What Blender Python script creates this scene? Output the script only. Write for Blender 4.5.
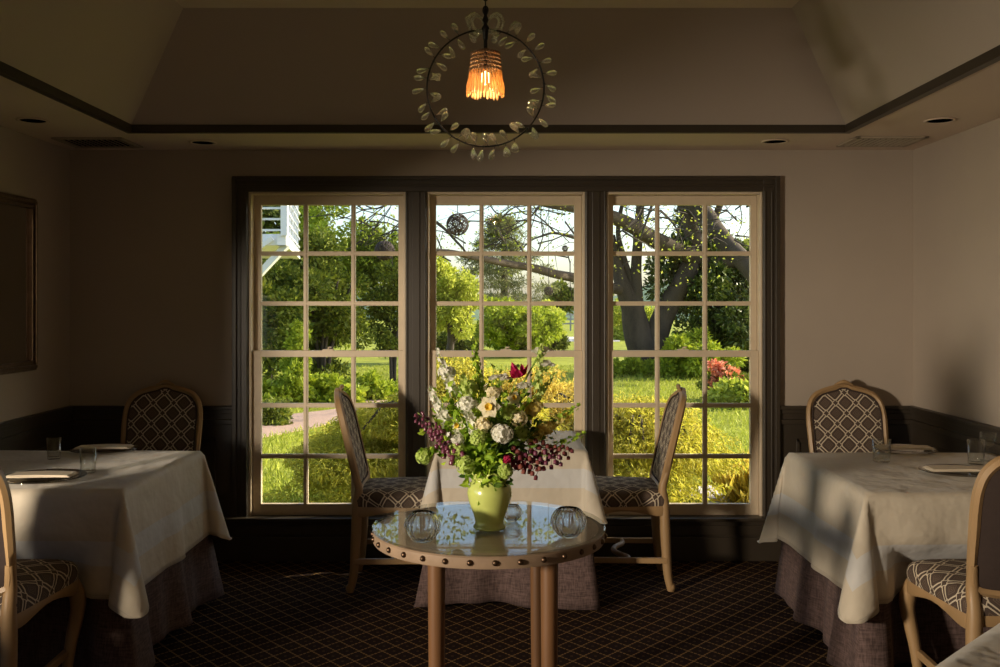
import bpy, math, random
import numpy as np
from mathutils import Vector, Matrix, Quaternion
random.seed(7); rng = np.random.default_rng(7)
PI = math.pi
for o in list(bpy.data.objects): bpy.data.objects.remove(o)
S = bpy.context.scene
COL = S.collection

# ------------------------------------------------------------------ camera, sky, sun, lamps, exposure
F, CX, CY, H = 966.0, 500.0, 303.0, 1.45
cd = bpy.data.cameras.new('camera'); cam = bpy.data.objects.new('camera', cd); COL.objects.link(cam)
cam.location = (0, 0, H); cam.rotation_euler = (PI/2, 0, 0)
cd.sensor_width = 36; cd.lens = 36*F/1000; cd.shift_y = -(333.5-CY)/1000; cd.clip_end = 500; cd.clip_start = 0.05
S.camera = cam

w = bpy.data.worlds.new('sky'); S.world = w; w.use_nodes = True
nt = w.node_tree; bg = nt.nodes['Background']
sky = nt.nodes.new('ShaderNodeTexSky'); sky.sky_type = 'NISHITA'; sky.sun_disc = False
sky.sun_elevation = math.radians(32); sky.sun_rotation = math.radians(80); sky.air_density = 1.0; sky.dust_density = 2.0
nt.links.new(sky.outputs[0], bg.inputs[0]); bg.inputs[1].default_value = 0.38

sd = bpy.data.lights.new('sun', 'SUN'); sd.energy = 8.5; sd.angle = math.radians(0.6); sd.color = (1.0, .86, .62)
sun = bpy.data.objects.new('sun', sd); COL.objects.link(sun)
sun.rotation_euler = Vector((-1.0, -.40, -.56)).to_track_quat('-Z', 'Y').to_euler()

def spot(name, loc, aim, power, angle, blend, radius, color):
    l = bpy.data.lights.new(name, 'SPOT'); l.energy = power; l.spot_size = math.radians(angle); l.spot_blend = blend
    l.shadow_soft_size = radius; l.color = color
    o = bpy.data.objects.new(name, l); COL.objects.link(o); o.location = loc
    o.rotation_euler = (Vector(aim)-Vector(loc)).to_track_quat('-Z', 'Y').to_euler(); return o
spot('side_lamp', (-3.45, .20, 1.36), (.6, 3.6, 1.0), 1050, 78, .6, .22, (1.0, .84, .64))
def area(name, loc, aim, sx, sy, power, color):
    l = bpy.data.lights.new(name, 'AREA'); l.shape = 'RECTANGLE'; l.size = sx; l.size_y = sy; l.energy = power; l.color = color
    o = bpy.data.objects.new(name, l); COL.objects.link(o); o.location = loc
    o.rotation_euler = (Vector(aim)-Vector(loc)).to_track_quat('-Z', 'Y').to_euler(); return o
area('bounce_fill', (.2, -.9, 1.3), (.3, -2.4, 1.9), 1.6, .8, 20, (1.0, .80, .58))  # added unseen fill, bounced off the front wall to lift the room
S.view_settings.view_transform = 'Standard'; S.view_settings.look = 'None'
S.view_settings.gamma = 1; S.view_settings.use_curve_mapping = False; S.view_settings.exposure = 0.0

# ------------------------------------------------------------------ helpers
def P(px, py, D): return Vector(((px-CX)*D/F, D, H-(py-CY)*D/F))
def tag(o, label=None, cat=None, group=None, kind=None):
    if label: o['label'] = label
    if cat: o['category'] = cat
    if group: o['group'] = group
    if kind: o['kind'] = kind
    return o
def empty(name, loc=(0, 0, 0), rz=0.0, label=None, cat=None, group=None):
    o = bpy.data.objects.new(name, None); COL.objects.link(o); o.location = loc; o.rotation_euler = (0, 0, rz)
    o.empty_display_size = .1
    return tag(o, label, cat, group)

class MB:
    def __init__(s): s.v = []; s.f = []; s.uv = {}
    def add(s, vs, fs, uvs=None):
        n = len(s.v); s.v += [tuple(v) for v in vs]; s.f += [tuple(i+n for i in f) for f in fs]
        if uvs:
            for i, u in enumerate(uvs): s.uv[n+i] = u
    def box(s, a, b, M=None):
        x0, y0, z0 = a; x1, y1, z1 = b
        vs = [(x0,y0,z0),(x1,y0,z0),(x1,y1,z0),(x0,y1,z0),(x0,y0,z1),(x1,y0,z1),(x1,y1,z1),(x0,y1,z1)]
        if M: vs = [M @ Vector(v) for v in vs]
        s.add(vs, [(0,3,2,1),(4,5,6,7),(0,1,5,4),(1,2,6,5),(2,3,7,6),(3,0,4,7)])
    def tube(s, pts, r, n=8, cap=True, closed=False):
        pts = [Vector(p) for p in pts]; m = len(pts)
        if not hasattr(r, '__len__'): r = [r]*m
        T = []
        for i in range(m):
            if closed: t = pts[(i+1) % m]-pts[i-1]
            else: t = pts[min(i+1, m-1)]-pts[max(i-1, 0)]
            T.append(t.normalized() if t.length > 1e-9 else Vector((0,0,1)))
        u = T[0].orthogonal().normalized(); vs = []; fs = []
        for i in range(m):
            u = (u-T[i]*u.dot(T[i]))
            u = u.normalized() if u.length > 1e-6 else T[i].orthogonal().normalized()
            w_ = T[i].cross(u)
            for k in range(n):
                a = 2*PI*k/n; vs.append(pts[i]+(u*math.cos(a)+w_*math.sin(a))*r[i])
        for i in range(m if closed else m-1):
            for k in range(n):
                a, b = i*n+k, i*n+(k+1) % n; j = (i+1) % m
                fs.append((a, b, j*n+(k+1) % n, j*n+k))
        if cap and not closed:
            fs.append(tuple(range(n-1, -1, -1))); fs.append(tuple((m-1)*n+k for k in range(n)))
        s.add(vs, fs)
    def lathe(s, prof, n=32, c=(0,0,0), wob=None):
        vs = []; fs = []; m = len(prof)
        for i, (r, z) in enumerate(prof):
            for k in range(n):
                a = 2*PI*k/n; rr = r*(wob(a, z) if wob else 1)
                vs.append((c[0]+rr*math.cos(a), c[1]+rr*math.sin(a), c[2]+z))
        for i in range(m-1):
            for k in range(n): fs.append((i*n+k, i*n+(k+1) % n, (i+1)*n+(k+1) % n, (i+1)*n+k))
        if prof[0][0] > 1e-5: fs.append(tuple(range(n-1, -1, -1)))
        if prof[-1][0] > 1e-5: fs.append(tuple((m-1)*n+k for k in range(n)))
        s.add(vs, fs)
    def ball(s, c, r, n=8, sc=(1,1,1), M=None):
        vs = []; fs = []; m = n//2+1
        for i in range(m+1):
            t = PI*i/m
            for k in range(n):
                a = 2*PI*k/n; p = Vector((math.sin(t)*math.cos(a)*sc[0], math.sin(t)*math.sin(a)*sc[1], math.cos(t)*sc[2]))*r
                if M: p = M @ p
                vs.append(p+Vector(c))
        for i in range(m):
            for k in range(n): fs.append((i*n+k, (i+1)*n+k, (i+1)*n+(k+1) % n, i*n+(k+1) % n))
        s.add(vs, fs)
    def leaf(s, p, d, L, W, up=None, fold=.25):
        """a pointed leaf with a mid rib fold, from p along d"""
        d = Vector(d).normalized(); up = Vector(up) if up else Vector((random.uniform(-1,1), random.uniform(-1,1), random.uniform(-.2,1)))
        sd_ = d.cross(up)
        sd_ = sd_.normalized() if sd_.length > 1e-5 else d.orthogonal().normalized()
        n_ = sd_.cross(d); p = Vector(p)
        vs = [p, p+d*L*.35+sd_*W*.5+n_*W*fold, p+d*L*.35, p+d*L*.35-sd_*W*.5+n_*W*fold,
              p+d*L*.72+sd_*W*.33+n_*W*fold*.4-n_*L*.05, p+d*L*.72-n_*L*.05, p+d*L*.72-sd_*W*.33+n_*W*fold*.4-n_*L*.05, p+d*L-n_*L*.14]
        s.add(vs, [(0,2,1),(0,3,2),(1,2,5,4),(2,3,6,5),(4,5,7),(5,6,7)])
    def build(s, name, mat, parent=None, loc=None, smooth=False, M=None):
        me = bpy.data.meshes.new(name); me.from_pydata(s.v, [], s.f); me.update()
        if s.uv:
            uvl = me.uv_layers.new(name='UVMap')
            li = np.zeros(len(me.loops), dtype=np.int32); me.loops.foreach_get('vertex_index', li)
            arr = np.zeros((len(s.v), 2), dtype=np.float32)
            for i, u in s.uv.items(): arr[i] = u
            uvl.data.foreach_set('uv', arr[li].ravel())
        if smooth: me.polygons.foreach_set('use_smooth', [True]*len(me.polygons))
        o = bpy.data.objects.new(name, me); COL.objects.link(o)
        for m_ in (mat if isinstance(mat, (list, tuple)) else [mat]): me.materials.append(m_)
        if parent: o.parent = parent
        if loc is not None: o.location = loc
        return o
def bevel(o, w_=.004, seg=2, ang=40):
    m = o.modifiers.new('bevel', 'BEVEL'); m.width = w_; m.segments = seg; m.limit_method = 'ANGLE'; m.angle_limit = math.radians(ang); return o
def autosmooth(o, ang=40):
    me = o.data
    me.polygons.foreach_set('use_smooth', [True]*len(me.polygons))
    import bmesh
    bm = bmesh.new(); bm.from_mesh(me)
    for e in bm.edges:
        if len(e.link_faces) == 2 and e.calc_face_angle(0) > math.radians(ang): e.smooth = False
    bm.to_mesh(me); bm.free(); return o
def copy_tree(o, parent=None):
    c = o.copy(); COL.objects.link(c)
    if parent: c.parent = parent
    for ch in o.children: copy_tree(ch, c)
    return c
def catmull(pts, n=6, closed=False):
    pts = [Vector(p) for p in pts]; out = []; m = len(pts)
    for i in range(m if closed else m-1):
        if closed: p0, p1, p2, p3 = pts[i-1], pts[i], pts[(i+1) % m], pts[(i+2) % m]
        else: p0, p1, p2, p3 = pts[max(i-1,0)], pts[i], pts[i+1], pts[min(i+2,m-1)]
        for k in range(n):
            t = k/n; out.append(.5*((2*p1)+(p2-p0)*t+(2*p0-5*p1+4*p2-p3)*t*t+(3*p1-p0-3*p2+p3)*t**3))
    if not closed: out.append(pts[-1])
    return out

# ------------------------------------------------------------------ materials
def newmat(name):
    m = bpy.data.materials.new(name); m.use_nodes = True; nt = m.node_tree
    return m, nt, nt.nodes['Principled BSDF']
def N(nt, t, **kw):
    n = nt.nodes.new(t)
    for k, v in kw.items(): setattr(n, k, v)
    return n
def mth(nt, op, a, b=None, c=None):
    n = nt.nodes.new('ShaderNodeMath'); n.operation = op
    for i, x in enumerate((a, b, c)):
        if x is None: continue
        if isinstance(x, (int, float)): n.inputs[i].default_value = x
        else: nt.links.new(x, n.inputs[i])
    return n.outputs[0]
def mixc(nt, fac, a, b):
    n = nt.nodes.new('ShaderNodeMix'); n.data_type = 'RGBA'
    for i, x in ((0, fac), (6, a), (7, b)):
        if isinstance(x, (int, float)): n.inputs[i].default_value = x
        elif isinstance(x, tuple): n.inputs[i].default_value = (*x, 1) if len(x) == 3 else x
        else: nt.links.new(x, n.inputs[i])
    return n.outputs[2]
def bumpit(nt, b, h, strength=.3, dist=.01):
    n = nt.nodes.new('ShaderNodeBump'); n.inputs['Strength'].default_value = strength; n.inputs['Distance'].default_value = dist
    nt.links.new(h, n.inputs['Height']); nt.links.new(n.outputs[0], b.inputs['Normal'])
def simple(name, c, rough=.5, metal=0, var=.12, scale=8, spec=None, bump=0, bscale=60, stretch=None, sheen=0, coat=0):
    m, nt, b = newmat(name)
    tc = N(nt, 'ShaderNodeTexCoord'); mp = N(nt, 'ShaderNodeMapping'); nt.links.new(tc.outputs['Object'], mp.inputs[0])
    if stretch: mp.inputs['Scale'].default_value = stretch
    nz = N(nt, 'ShaderNodeTexNoise'); nz.inputs['Scale'].default_value = scale; nz.inputs['Detail'].default_value = 5
    nt.links.new(mp.outputs[0], nz.inputs[0])
    col = mixc(nt, nz.outputs[0], tuple(x*(1-var*1.6) for x in c), tuple(min(1, x*(1+var*1.6)) for x in c))
    nt.links.new(col, b.inputs['Base Color'])
    b.inputs['Roughness'].default_value = rough; b.inputs['Metallic'].default_value = metal
    if spec is not None: b.inputs['Specular IOR Level'].default_value = spec
    if sheen: b.inputs['Sheen Weight'].default_value = sheen
    if coat: b.inputs['Coat Weight'].default_value = coat; b.inputs['Coat Roughness'].default_value = .08
    if bump:
        n2 = N(nt, 'ShaderNodeTexNoise'); n2.inputs['Scale'].default_value = bscale; n2.inputs['Detail'].default_value = 6
        nt.links.new(mp.outputs[0], n2.inputs[0]); bumpit(nt, b, n2.outputs[0], bump, .004)
    return m
def thin_glass(name, tint=(.97,.985,.98), refl=1.0, rough=.0):
    m = bpy.data.materials.new(name); m.use_nodes = True; nt = m.node_tree; nt.nodes.clear()
    out = N(nt, 'ShaderNodeOutputMaterial'); mx = N(nt, 'ShaderNodeMixShader'); tr = N(nt, 'ShaderNodeBsdfTransparent'); gl = N(nt, 'ShaderNodeBsdfGlossy')
    tr.inputs[0].default_value = (*tint, 1); gl.inputs['Roughness'].default_value = rough
    lw = N(nt, 'ShaderNodeLayerWeight'); lw.inputs['Blend'].default_value = .5
    # Schlick's law from the facing angle, the same from both sides of the sheet
    f = mth(nt, 'MINIMUM', mth(nt, 'MULTIPLY', mth(nt, 'ADD', mth(nt, 'MULTIPLY', mth(nt, 'POWER', lw.outputs['Facing'], 5), .96), .04), refl), 1.0)
    nt.links.new(f, mx.inputs[0]); nt.links.new(tr.outputs[0], mx.inputs[1]); nt.links.new(gl.outputs[0], mx.inputs[2]); nt.links.new(mx.outputs[0], out.inputs[0])
    return m
def real_glass(name, c=(1,1,1), ior=1.48):
    m, nt, b = newmat(name); b.inputs['Base Color'].default_value = (*c, 1); b.inputs['Transmission Weight'].default_value = 1
    b.inputs['Roughness'].default_value = 0.0; b.inputs['IOR'].default_value = ior; return m
def leafmat(name, c1, c2, trans=.45, c3=None, rough=.6):
    m = bpy.data.materials.new(name); m.use_nodes = True; nt = m.node_tree; nt.nodes.clear()
    out = N(nt, 'ShaderNodeOutputMaterial'); geo = N(nt, 'ShaderNodeNewGeometry')
    cr = N(nt, 'ShaderNodeValToRGB'); nt.links.new(geo.outputs['Random Per Island'], cr.inputs[0])
    cr.color_ramp.elements[0].color = (*c1, 1); cr.color_ramp.elements[1].color = (*c2, 1)
    if c3: e = cr.color_ramp.elements.new(.8); e.color = (*c2, 1); cr.color_ramp.elements[-1].color = (*c3, 1)
    d = N(nt, 'ShaderNodeBsdfPrincipled'); d.inputs['Roughness'].default_value = rough; d.inputs['Specular IOR Level'].default_value = .3
    t = N(nt, 'ShaderNodeBsdfTranslucent'); mx = N(nt, 'ShaderNodeMixShader'); mx.inputs[0].default_value = trans
    nt.links.new(cr.outputs[0], d.inputs['Base Color']); nt.links.new(cr.outputs[0], t.inputs[0])
    nt.links.new(d.outputs[0], mx.inputs[1]); nt.links.new(t.outputs[0], mx.inputs[2]); nt.links.new(mx.outputs[0], out.inputs[0])
    return m
def sparkle(name):
    m = bpy.data.materials.new(name); m.use_nodes = True; nt = m.node_tree; nt.nodes.clear()
    out = N(nt, 'ShaderNodeOutputMaterial'); mx = N(nt, 'ShaderNodeMixShader'); m2 = N(nt, 'ShaderNodeMixShader')
    tr = N(nt, 'ShaderNodeBsdfRefraction'); tr.inputs['IOR'].default_value = 1.30; gl = N(nt, 'ShaderNodeBsdfGlossy'); gl.inputs['Roughness'].default_value = .06
    df = N(nt, 'ShaderNodeBsdfTranslucent'); df.inputs[0].default_value = (1, .95, .88, 1); m2.inputs[0].default_value = .26
    lw = N(nt, 'ShaderNodeLayerWeight'); lw.inputs['Blend'].default_value = .5
    f = mth(nt, 'MINIMUM', mth(nt, 'ADD', mth(nt, 'MULTIPLY', mth(nt, 'POWER', lw.outputs['Facing'], 2.5), .8), .06), 1.0)
    nt.links.new(tr.outputs[0], m2.inputs[1]); nt.links.new(df.outputs[0], m2.inputs[2])
    nt.links.new(f, mx.inputs[0]); nt.links.new(m2.outputs[0], mx.inputs[1]); nt.links.new(gl.outputs[0], mx.inputs[2]); nt.links.new(mx.outputs[0], out.inputs[0])
    return m
M = {}
M['wall'] = simple('painted_wall_taupe', (.40, .335, .275), .85, var=.04, scale=2.5, bump=.06, bscale=140)
M['tray'] = simple('tray_ceiling_taupe', (.46, .385, .325), .85, var=.04, scale=2, bump=.05, bscale=140)
M['ceil'] = simple('ceiling_cream', (.66, .54, .44), .85, var=.03, scale=2)
M['dark'] = simple('dark_brown_paint', (.040, .030, .020), .42, var=.12, scale=3, bump=.05, bscale=40)
M['sash'] = simple('warm_shaded_sash_white', (.62, .51, .37), .5, var=.06, scale=20)  # white paint with the warm shade on it put into the colour
M['pane'] = thin_glass('window_glass', (.97,.985,.98), .9)
M['tglass'] = thin_glass('table_glass', (.95,.96,.94), .62)
M['tumbler'] = thin_glass('tumbler_glass', (.975,.985,.975), 1.8)
M['crystal'] = sparkle('crystal_glass'); M['ribbed'] = real_glass('ribbed_glass', (1,1,1), 1.45)
M['wood'] = simple('pale_oak_wood', (.38, .24, .115), .45, var=.22, scale=9, stretch=(1,1,.2), bump=.12, bscale=40)
M['legwood'] = simple('honey_wood', (.15, .072, .03), .42, var=.35, scale=10, stretch=(1,1,.12), bump=.2, bscale=40)
M['rimwood'] = simple('weathered_rim_wood', (.27, .185, .12), .55, var=.25, scale=14, bump=.2, bscale=60)
M['nail'] = simple('bronze_nail', (.13, .08, .05), .32, metal=.9)
M['blackmetal'] = simple('black_metal', (.02, .018, .016), .4, metal=.6)
M['mirror_frame'] = simple('silvered_brown_frame', (.20, .14, .10), .3, metal=.7, var=.3, scale=30)
M['mirror'] = simple('mirror_silver', (.62, .60, .56), .04, metal=1, var=.01)
M['vase'] = simple('lime_glazed_ceramic', (.50, .56, .15), .22, var=.10, scale=14, coat=.5)
M['napkin'] = simple('napkin_linen', (.72, .62, .48), .85, var=.05, scale=30, bump=.1, bscale=300)
M['rear_fabric'] = simple('dark_plain_fabric', (.05, .032, .026), .9, var=.1, scale=50)
M['vent'] = simple('painted_vent', (.42, .35, .27), .7, spec=.2)
M['ventdark'] = simple('vent_dark', (.006, .005, .004), 1, spec=0)
M['skirt'] = None

def fabric_mat():
    m, nt, b = newmat('lattice_upholstery')
    uv = N(nt, 'ShaderNodeUVMap'); sp = N(nt, 'ShaderNodeSeparateXYZ'); nt.links.new(uv.outputs[0], sp.inputs[0])
    p = .112
    def cell(a): return mth(nt, 'ABSOLUTE', mth(nt, 'SUBTRACT', mth(nt, 'FRACT', a), .5))
    A = mth(nt, 'DIVIDE', mth(nt, 'ADD', sp.outputs[0], sp.outputs[1]), p)
    B = mth(nt, 'DIVIDE', mth(nt, 'SUBTRACT', sp.outputs[0], sp.outputs[1]), p)
    A = mth(nt, 'ADD', A, 100.5); B = mth(nt, 'ADD', B, 100.5)
    fa, fb = cell(A), cell(B)
    da, db = mth(nt, 'SUBTRACT', .5, fa), mth(nt, 'SUBTRACT', .5, fb)
    o1 = mth(nt, 'MINIMUM', mth(nt, 'SUBTRACT', da, .095), mth(nt, 'SUBTRACT', db, .095))
    o2 = mth(nt, 'MULTIPLY', mth(nt, 'SUBTRACT', mth(nt, 'ADD', da, db), .30), .707)
    line = mth(nt, 'LESS_THAN', mth(nt, 'ABSOLUTE', mth(nt, 'MINIMUM', o1, o2)), .036)
    # link ends beside each crossing
    mnd, mxd = mth(nt, 'MINIMUM', da, db), mth(nt, 'MAXIMUM', da, db)
    end = mth(nt, 'MULTIPLY', mth(nt, 'LESS_THAN', mth(nt, 'ABSOLUTE', mth(nt, 'SUBTRACT', mxd, .15)), .022), mth(nt, 'LESS_THAN', mnd, .10))
    line = mth(nt, 'MAXIMUM', line, end)
    mx = mth(nt, 'MAXIMUM', fa, fb)
    r1 = mth(nt, 'LESS_THAN', mth(nt, 'ABSOLUTE', mth(nt, 'SUBTRACT', mx, .19)), .016)
    r2 = mth(nt, 'LESS_THAN', mth(nt, 'ABSOLUTE', mth(nt, 'SUBTRACT', mx, .10)), .016)
    r3 = mth(nt, 'LESS_THAN', mx, .03)
    rr = mth(nt, 'MAXIMUM', mth(nt, 'MAXIMUM', r1, r2), r3)
    col = mixc(nt, mth(nt, 'MULTIPLY', rr, .7), (.085, .055, .042), (.22, .16, .11))
    col = mixc(nt, line, col, (.74, .63, .47))
    wv = N(nt, 'ShaderNodeTexNoise'); wv.inputs['Scale'].default_value = 900; nt.links.new(uv.outputs[0], wv.inputs[0])
    col = mixc(nt, mth(nt, 'MULTIPLY', wv.outputs[0], .35), col, (.05, .035, .025))
    nt.links.new(col, b.inputs['Base Color']); b.inputs['Roughness'].default_value = .85
    bumpit(nt, b, wv.outputs[0], .3, .001); return m
M['fabric'] = fabric_mat()

def carpet_mat():
    m, nt, b = newmat('lattice_carpet')
    tc = N(nt, 'ShaderNodeTexCoord'); sp = N(nt, 'ShaderNodeSeparateXYZ'); nt.links.new(tc.outputs['Object'], sp.inputs[0])
    u = mth(nt, 'DIVIDE', sp.outputs[0], .098); v = mth(nt, 'DIVIDE', sp.outputs[1], .115)
    A = mth(nt, 'ADD', mth(nt, 'ADD', u, v), 200); B = mth(nt, 'ADD', mth(nt, 'SUBTRACT', u, v), 200)
    fa = mth(nt, 'ABSOLUTE', mth(nt, 'SUBTRACT', mth(nt, 'FRACT', A), .5)); fb = mth(nt, 'ABSOLUTE', mth(nt, 'SUBTRACT', mth(nt, 'FRACT', B), .5))
    # gold dashes along the lattice lines
    la = mth(nt, 'GREATER_THAN', fa, .445); lb = mth(nt, 'GREATER_THAN', fb, .445)
    qa = mth(nt, 'GREATER_THAN', mth(nt, 'ABSOLUTE', mth(nt, 'SUBTRACT', mth(nt, 'FRACT', mth(nt, 'MULTIPLY', A, 4)), .5)), .14)
    qb = mth(nt, 'GREATER_THAN', mth(nt, 'ABSOLUTE', mth(nt, 'SUBTRACT', mth(nt, 'FRACT', mth(nt, 'MULTIPLY', B, 4)), .5)), .14)
    l = mth(nt, 'MAXIMUM', mth(nt, 'MULTIPLY', la, qb), mth(nt, 'MULTIPLY', lb, qa))
    knot = mth(nt, 'GREATER_THAN', mth(nt, 'ADD', fa, fb), .86)
    l = mth(nt, 'MAXIMUM', l, knot)
    dot = mth(nt, 'LESS_THAN', mth(nt, 'ADD', fa, fb), .11)
    nz = N(nt, 'ShaderNodeTexNoise'); nz.inputs['Scale'].default_value = 160; nt.links.new(tc.outputs['Object'], nz.inputs[0])
    col = mixc(nt, mth(nt, 'MULTIPLY', dot, .8), (.022, .011, .009), (.10, .055, .025))
    col = mixc(nt, mth(nt, 'MULTIPLY', l, .9), col, (.30, .18, .07))
    col = mixc(nt, mth(nt, 'MULTIPLY', nz.outputs[0], .5), col, (.01, .006, .005))
    nt.links.new(col, b.inputs['Base Color']); b.inputs['Roughness'].default_value = 1; b.inputs['Specular IOR Level'].default_value = .1
    bumpit(nt, b, nz.outputs[0], .6, .004); return m
M['carpet'] = carpet_mat()

def cloth_mat():
    m, nt, b = newmat('cream_damask_cloth')
    uv = N(nt, 'ShaderNodeUVMap'); sp = N(nt, 'ShaderNodeSeparateXYZ'); nt.links.new(uv.outputs[0], sp.inputs[0])
    # uv holds the distance from the hem (x) and a running length (y)
    d = sp.outputs[0]
    band = mth(nt, 'LESS_THAN', mth(nt, 'ABSOLUTE', mth(nt, 'SUBTRACT', d, .165)), .045)
    hem = mth(nt, 'LESS_THAN', mth(nt, 'ABSOLUTE', mth(nt, 'SUBTRACT', d, .014)), .0015)
    tc = N(nt, 'ShaderNodeTexCoord')
    nz = N(nt, 'ShaderNodeTexNoise'); nz.inputs['Scale'].default_value = 6; nz.inputs['Detail'].default_value = 4; nt.links.new(tc.outputs['Object'], nz.inputs[0])
    col = mixc(nt, nz.outputs[0], (.53, .46, .36), (.60, .53, .42))
    col = mixc(nt, mth(nt, 'MULTIPLY', band, .85), col, (.56, .56, .56))
    col = mixc(nt, mth(nt, 'MULTIPLY', hem, .5), col, (.40, .34, .26))
    nt.links.new(col, b.inputs['Base Color']); b.inputs['Roughness'].default_value = .7
    b.inputs['Sheen Weight'].default_value = .2
    n2 = N(nt, 'ShaderNodeTexNoise'); n2.inputs['Scale'].default_value = 7; n2.inputs['Detail'].default_value = 3; nt.links.new(tc.outputs['Object'], n2.inputs[0])
    bumpit(nt, b, n2.outputs[0], .6, .03); return m
M['cloth'] = cloth_mat()
def skirt_mat():
    m, nt, b = newmat('plum_brown_linen')
    tc = N(nt, 'ShaderNodeTexCoord')
    mp = N(nt, 'ShaderNodeMapping'); mp.inputs['Scale'].default_value = (1, 1, .12); nt.links.new(tc.outputs['Object'], mp.inputs[0])
    nz = N(nt, 'ShaderNodeTexNoise'); nz.inputs['Scale'].default_value = 180; nt.links.new(mp.outputs[0], nz.inputs[0])
    mp2 = N(nt, 'ShaderNodeMapping'); mp2.inputs['Scale'].default_value = (.12, .12, 1); nt.links.new(tc.outputs['Object'], mp2.inputs[0])
    n2 = N(nt, 'ShaderNodeTexNoise'); n2.inputs['Scale'].default_value = 180; nt.links.new(mp2.outputs[0], n2.inputs[0])
    f = mth(nt, 'MULTIPLY', mth(nt, 'ADD', nz.outputs[0], n2.outputs[0]), .5)
    fr = N(nt, 'ShaderNodeMapRange'); nt.links.new(f, fr.inputs[0]); fr.inputs[1].default_value = .38; fr.inputs[2].default_value = .62
    nt.links.new(mixc(nt, fr.outputs[0], (.060, .036, .032), (.15, .095, .085)), b.inputs['Base Color'])
    b.inputs['Roughness'].default_value = .9; bumpit(nt, b, f, .3, .002); return m
M['skirt'] = skirt_mat()

# ------------------------------------------------------------------ the room
YB = 5.45; XL, XR = -2.426, 2.330; ZS = 2.313; TB = .16
kB = YB/F
def X(px, D=YB): return (px-CX)*D/F
def Z(py, D=YB): return H-(py-CY)*D/F
def struct(name, mb, mat, loc=None, parent=None, bev=0):
    o = mb.build(name, mat, parent, loc)
    if not parent: o['kind'] = 'structure'
    if bev: bevel(o, bev)
    return o
def box_s(name, a, b, mat, bev=0):
    mb = MB(); mb.box(a, b); return struct(name, mb, mat, bev=bev)
YF = -2.4
box_s('floor', (XL-.1, YF, -.06), (XR+.1, YB, 0), M['carpet'])
WX0, WX1, WZ0, WZ1 = X(249), X(762), Z(517), Z(192)
mb = MB()
mb.box((XL-.12, YB, -.5), (WX0, YB+TB, 2.9)); mb.box((WX1, YB, -.5), (XR+.12, YB+TB, 2.9))
mb.box((WX0, YB, -.5), (WX1, YB+TB, WZ0)); mb.box((WX0, YB, WZ1), (WX1, YB+TB, 2.9))
m1, m2, m3, m4 = X(406), X(427), X(585), X(606)
mb.box((m1, YB, WZ0), (m2, YB+TB, WZ1)); mb.box((m3, YB, WZ0), (m4, YB+TB, WZ1))
struct('wall_back', mb, M['wall'])
mb = MB(); sy0, sy1, sz0, sz1 = .50, 2.75, .84, 1.53     # the side window lies outside the picture
for a_, b_ in (((YF, 0), (sy0, 2.9)), ((sy1, 0), (YB, 2.9)), ((sy0, 0), (sy1, sz0)), ((sy0, sz1), (sy1, 2.9))): mb.box((XL-.12, a_[0], a_[1]), (XL, b_[0], b_[1]))
struct('wall_left', mb, M['wall'])
box_s('wall_right', (XR, YF, 0), (XR+.12, YB, 2.9), M['wall'])
box_s('wall_front', (XL-.12, YF-.12, 0), (XR+.12, YF, 2.9), M['wall'])
# ceiling: low border, hipped tray, flat top
TX0, TX1, TY1, TY0 = -1.887, 1.772, 4.90, -1.5
d_ = .417; ZT = 2.82
mb = MB()
mb.box((XL, TY1, ZS), (XR, YB, ZS+.05)); mb.box((XL, YF, ZS), (TX0, TY1, ZS+.05)); mb.box((TX1, YF, ZS), (XR, TY1, ZS+.05)); mb.box((TX0, YF, ZS), (TX1, TY0, ZS+.05))
struct('ceiling', mb, M['ceil'])
mb = MB()
a = [(TX0,TY0,ZS),(TX1,TY0,ZS),(TX1,TY1,ZS),(TX0,TY1,ZS)]
c = [(TX0+d_,TY0+d_,ZT),(TX1-d_,TY0+d_,ZT),(TX1-d_,TY1-d_,ZT),(TX0+d_,TY1-d_,ZT)]
for k in range(4):
    j = (k+1) % 4; mb.add([a[k], a[j], c[j], c[k]], [(0,1,2,3)])
o = struct('ceiling_tray', mb, M['tray'])
box_s('ceiling_top', (TX0+d_-.06, TY0+d_-.06, ZT), (TX1-d_+.06, TY1-d_+.06, ZT+.05), M['ceil'])
mb = MB(); t = .035
mb.box((TX0, TY1-.034, ZS-.004), (TX1, TY1, ZS+t))
mb.box((TX0, TY0, ZS-.004), (TX0+.034, TY1-.034, ZS+t)); mb.box((TX1-.034, TY0, ZS-.004), (TX1, TY1-.034, ZS+t)); mb.box((TX0+.034, TY0, ZS-.004), (TX1-.034, TY0+.034, ZS+t))
struct('trim_1', mb, M['dark'])
# outer shell over the tray so that no daylight leaks in
box_s('roof', (XL-.6, YF-.3, 2.9), (XR+.6, YB+TB, 2.98), M['dark'])
box_s('sun_block_eave', (XL-1.2, YB+TB, 2.36), (XR+1.2, YB+TB+1.2, 2.42), M['sash'])  # unseen overhang added to keep direct sun out of the room

# window casing
mb = MB(); yc = YB-.028
xo0, xo1, zo1 = X(233, yc), X(779, yc), Z(177, yc)
zs = Z(517)
def casing(x0, x1, z0, z1):
    mb.box((x0, yc, z0), (x1, YB, z1))
casing(xo0, WX0, zs, zo1); casing(WX1, xo1, zs, zo1); casing(WX0, WX1, WZ1, zo1)
casing(m1, m2, zs, WZ1); casing(m3, m4, zs, WZ1)
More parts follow.
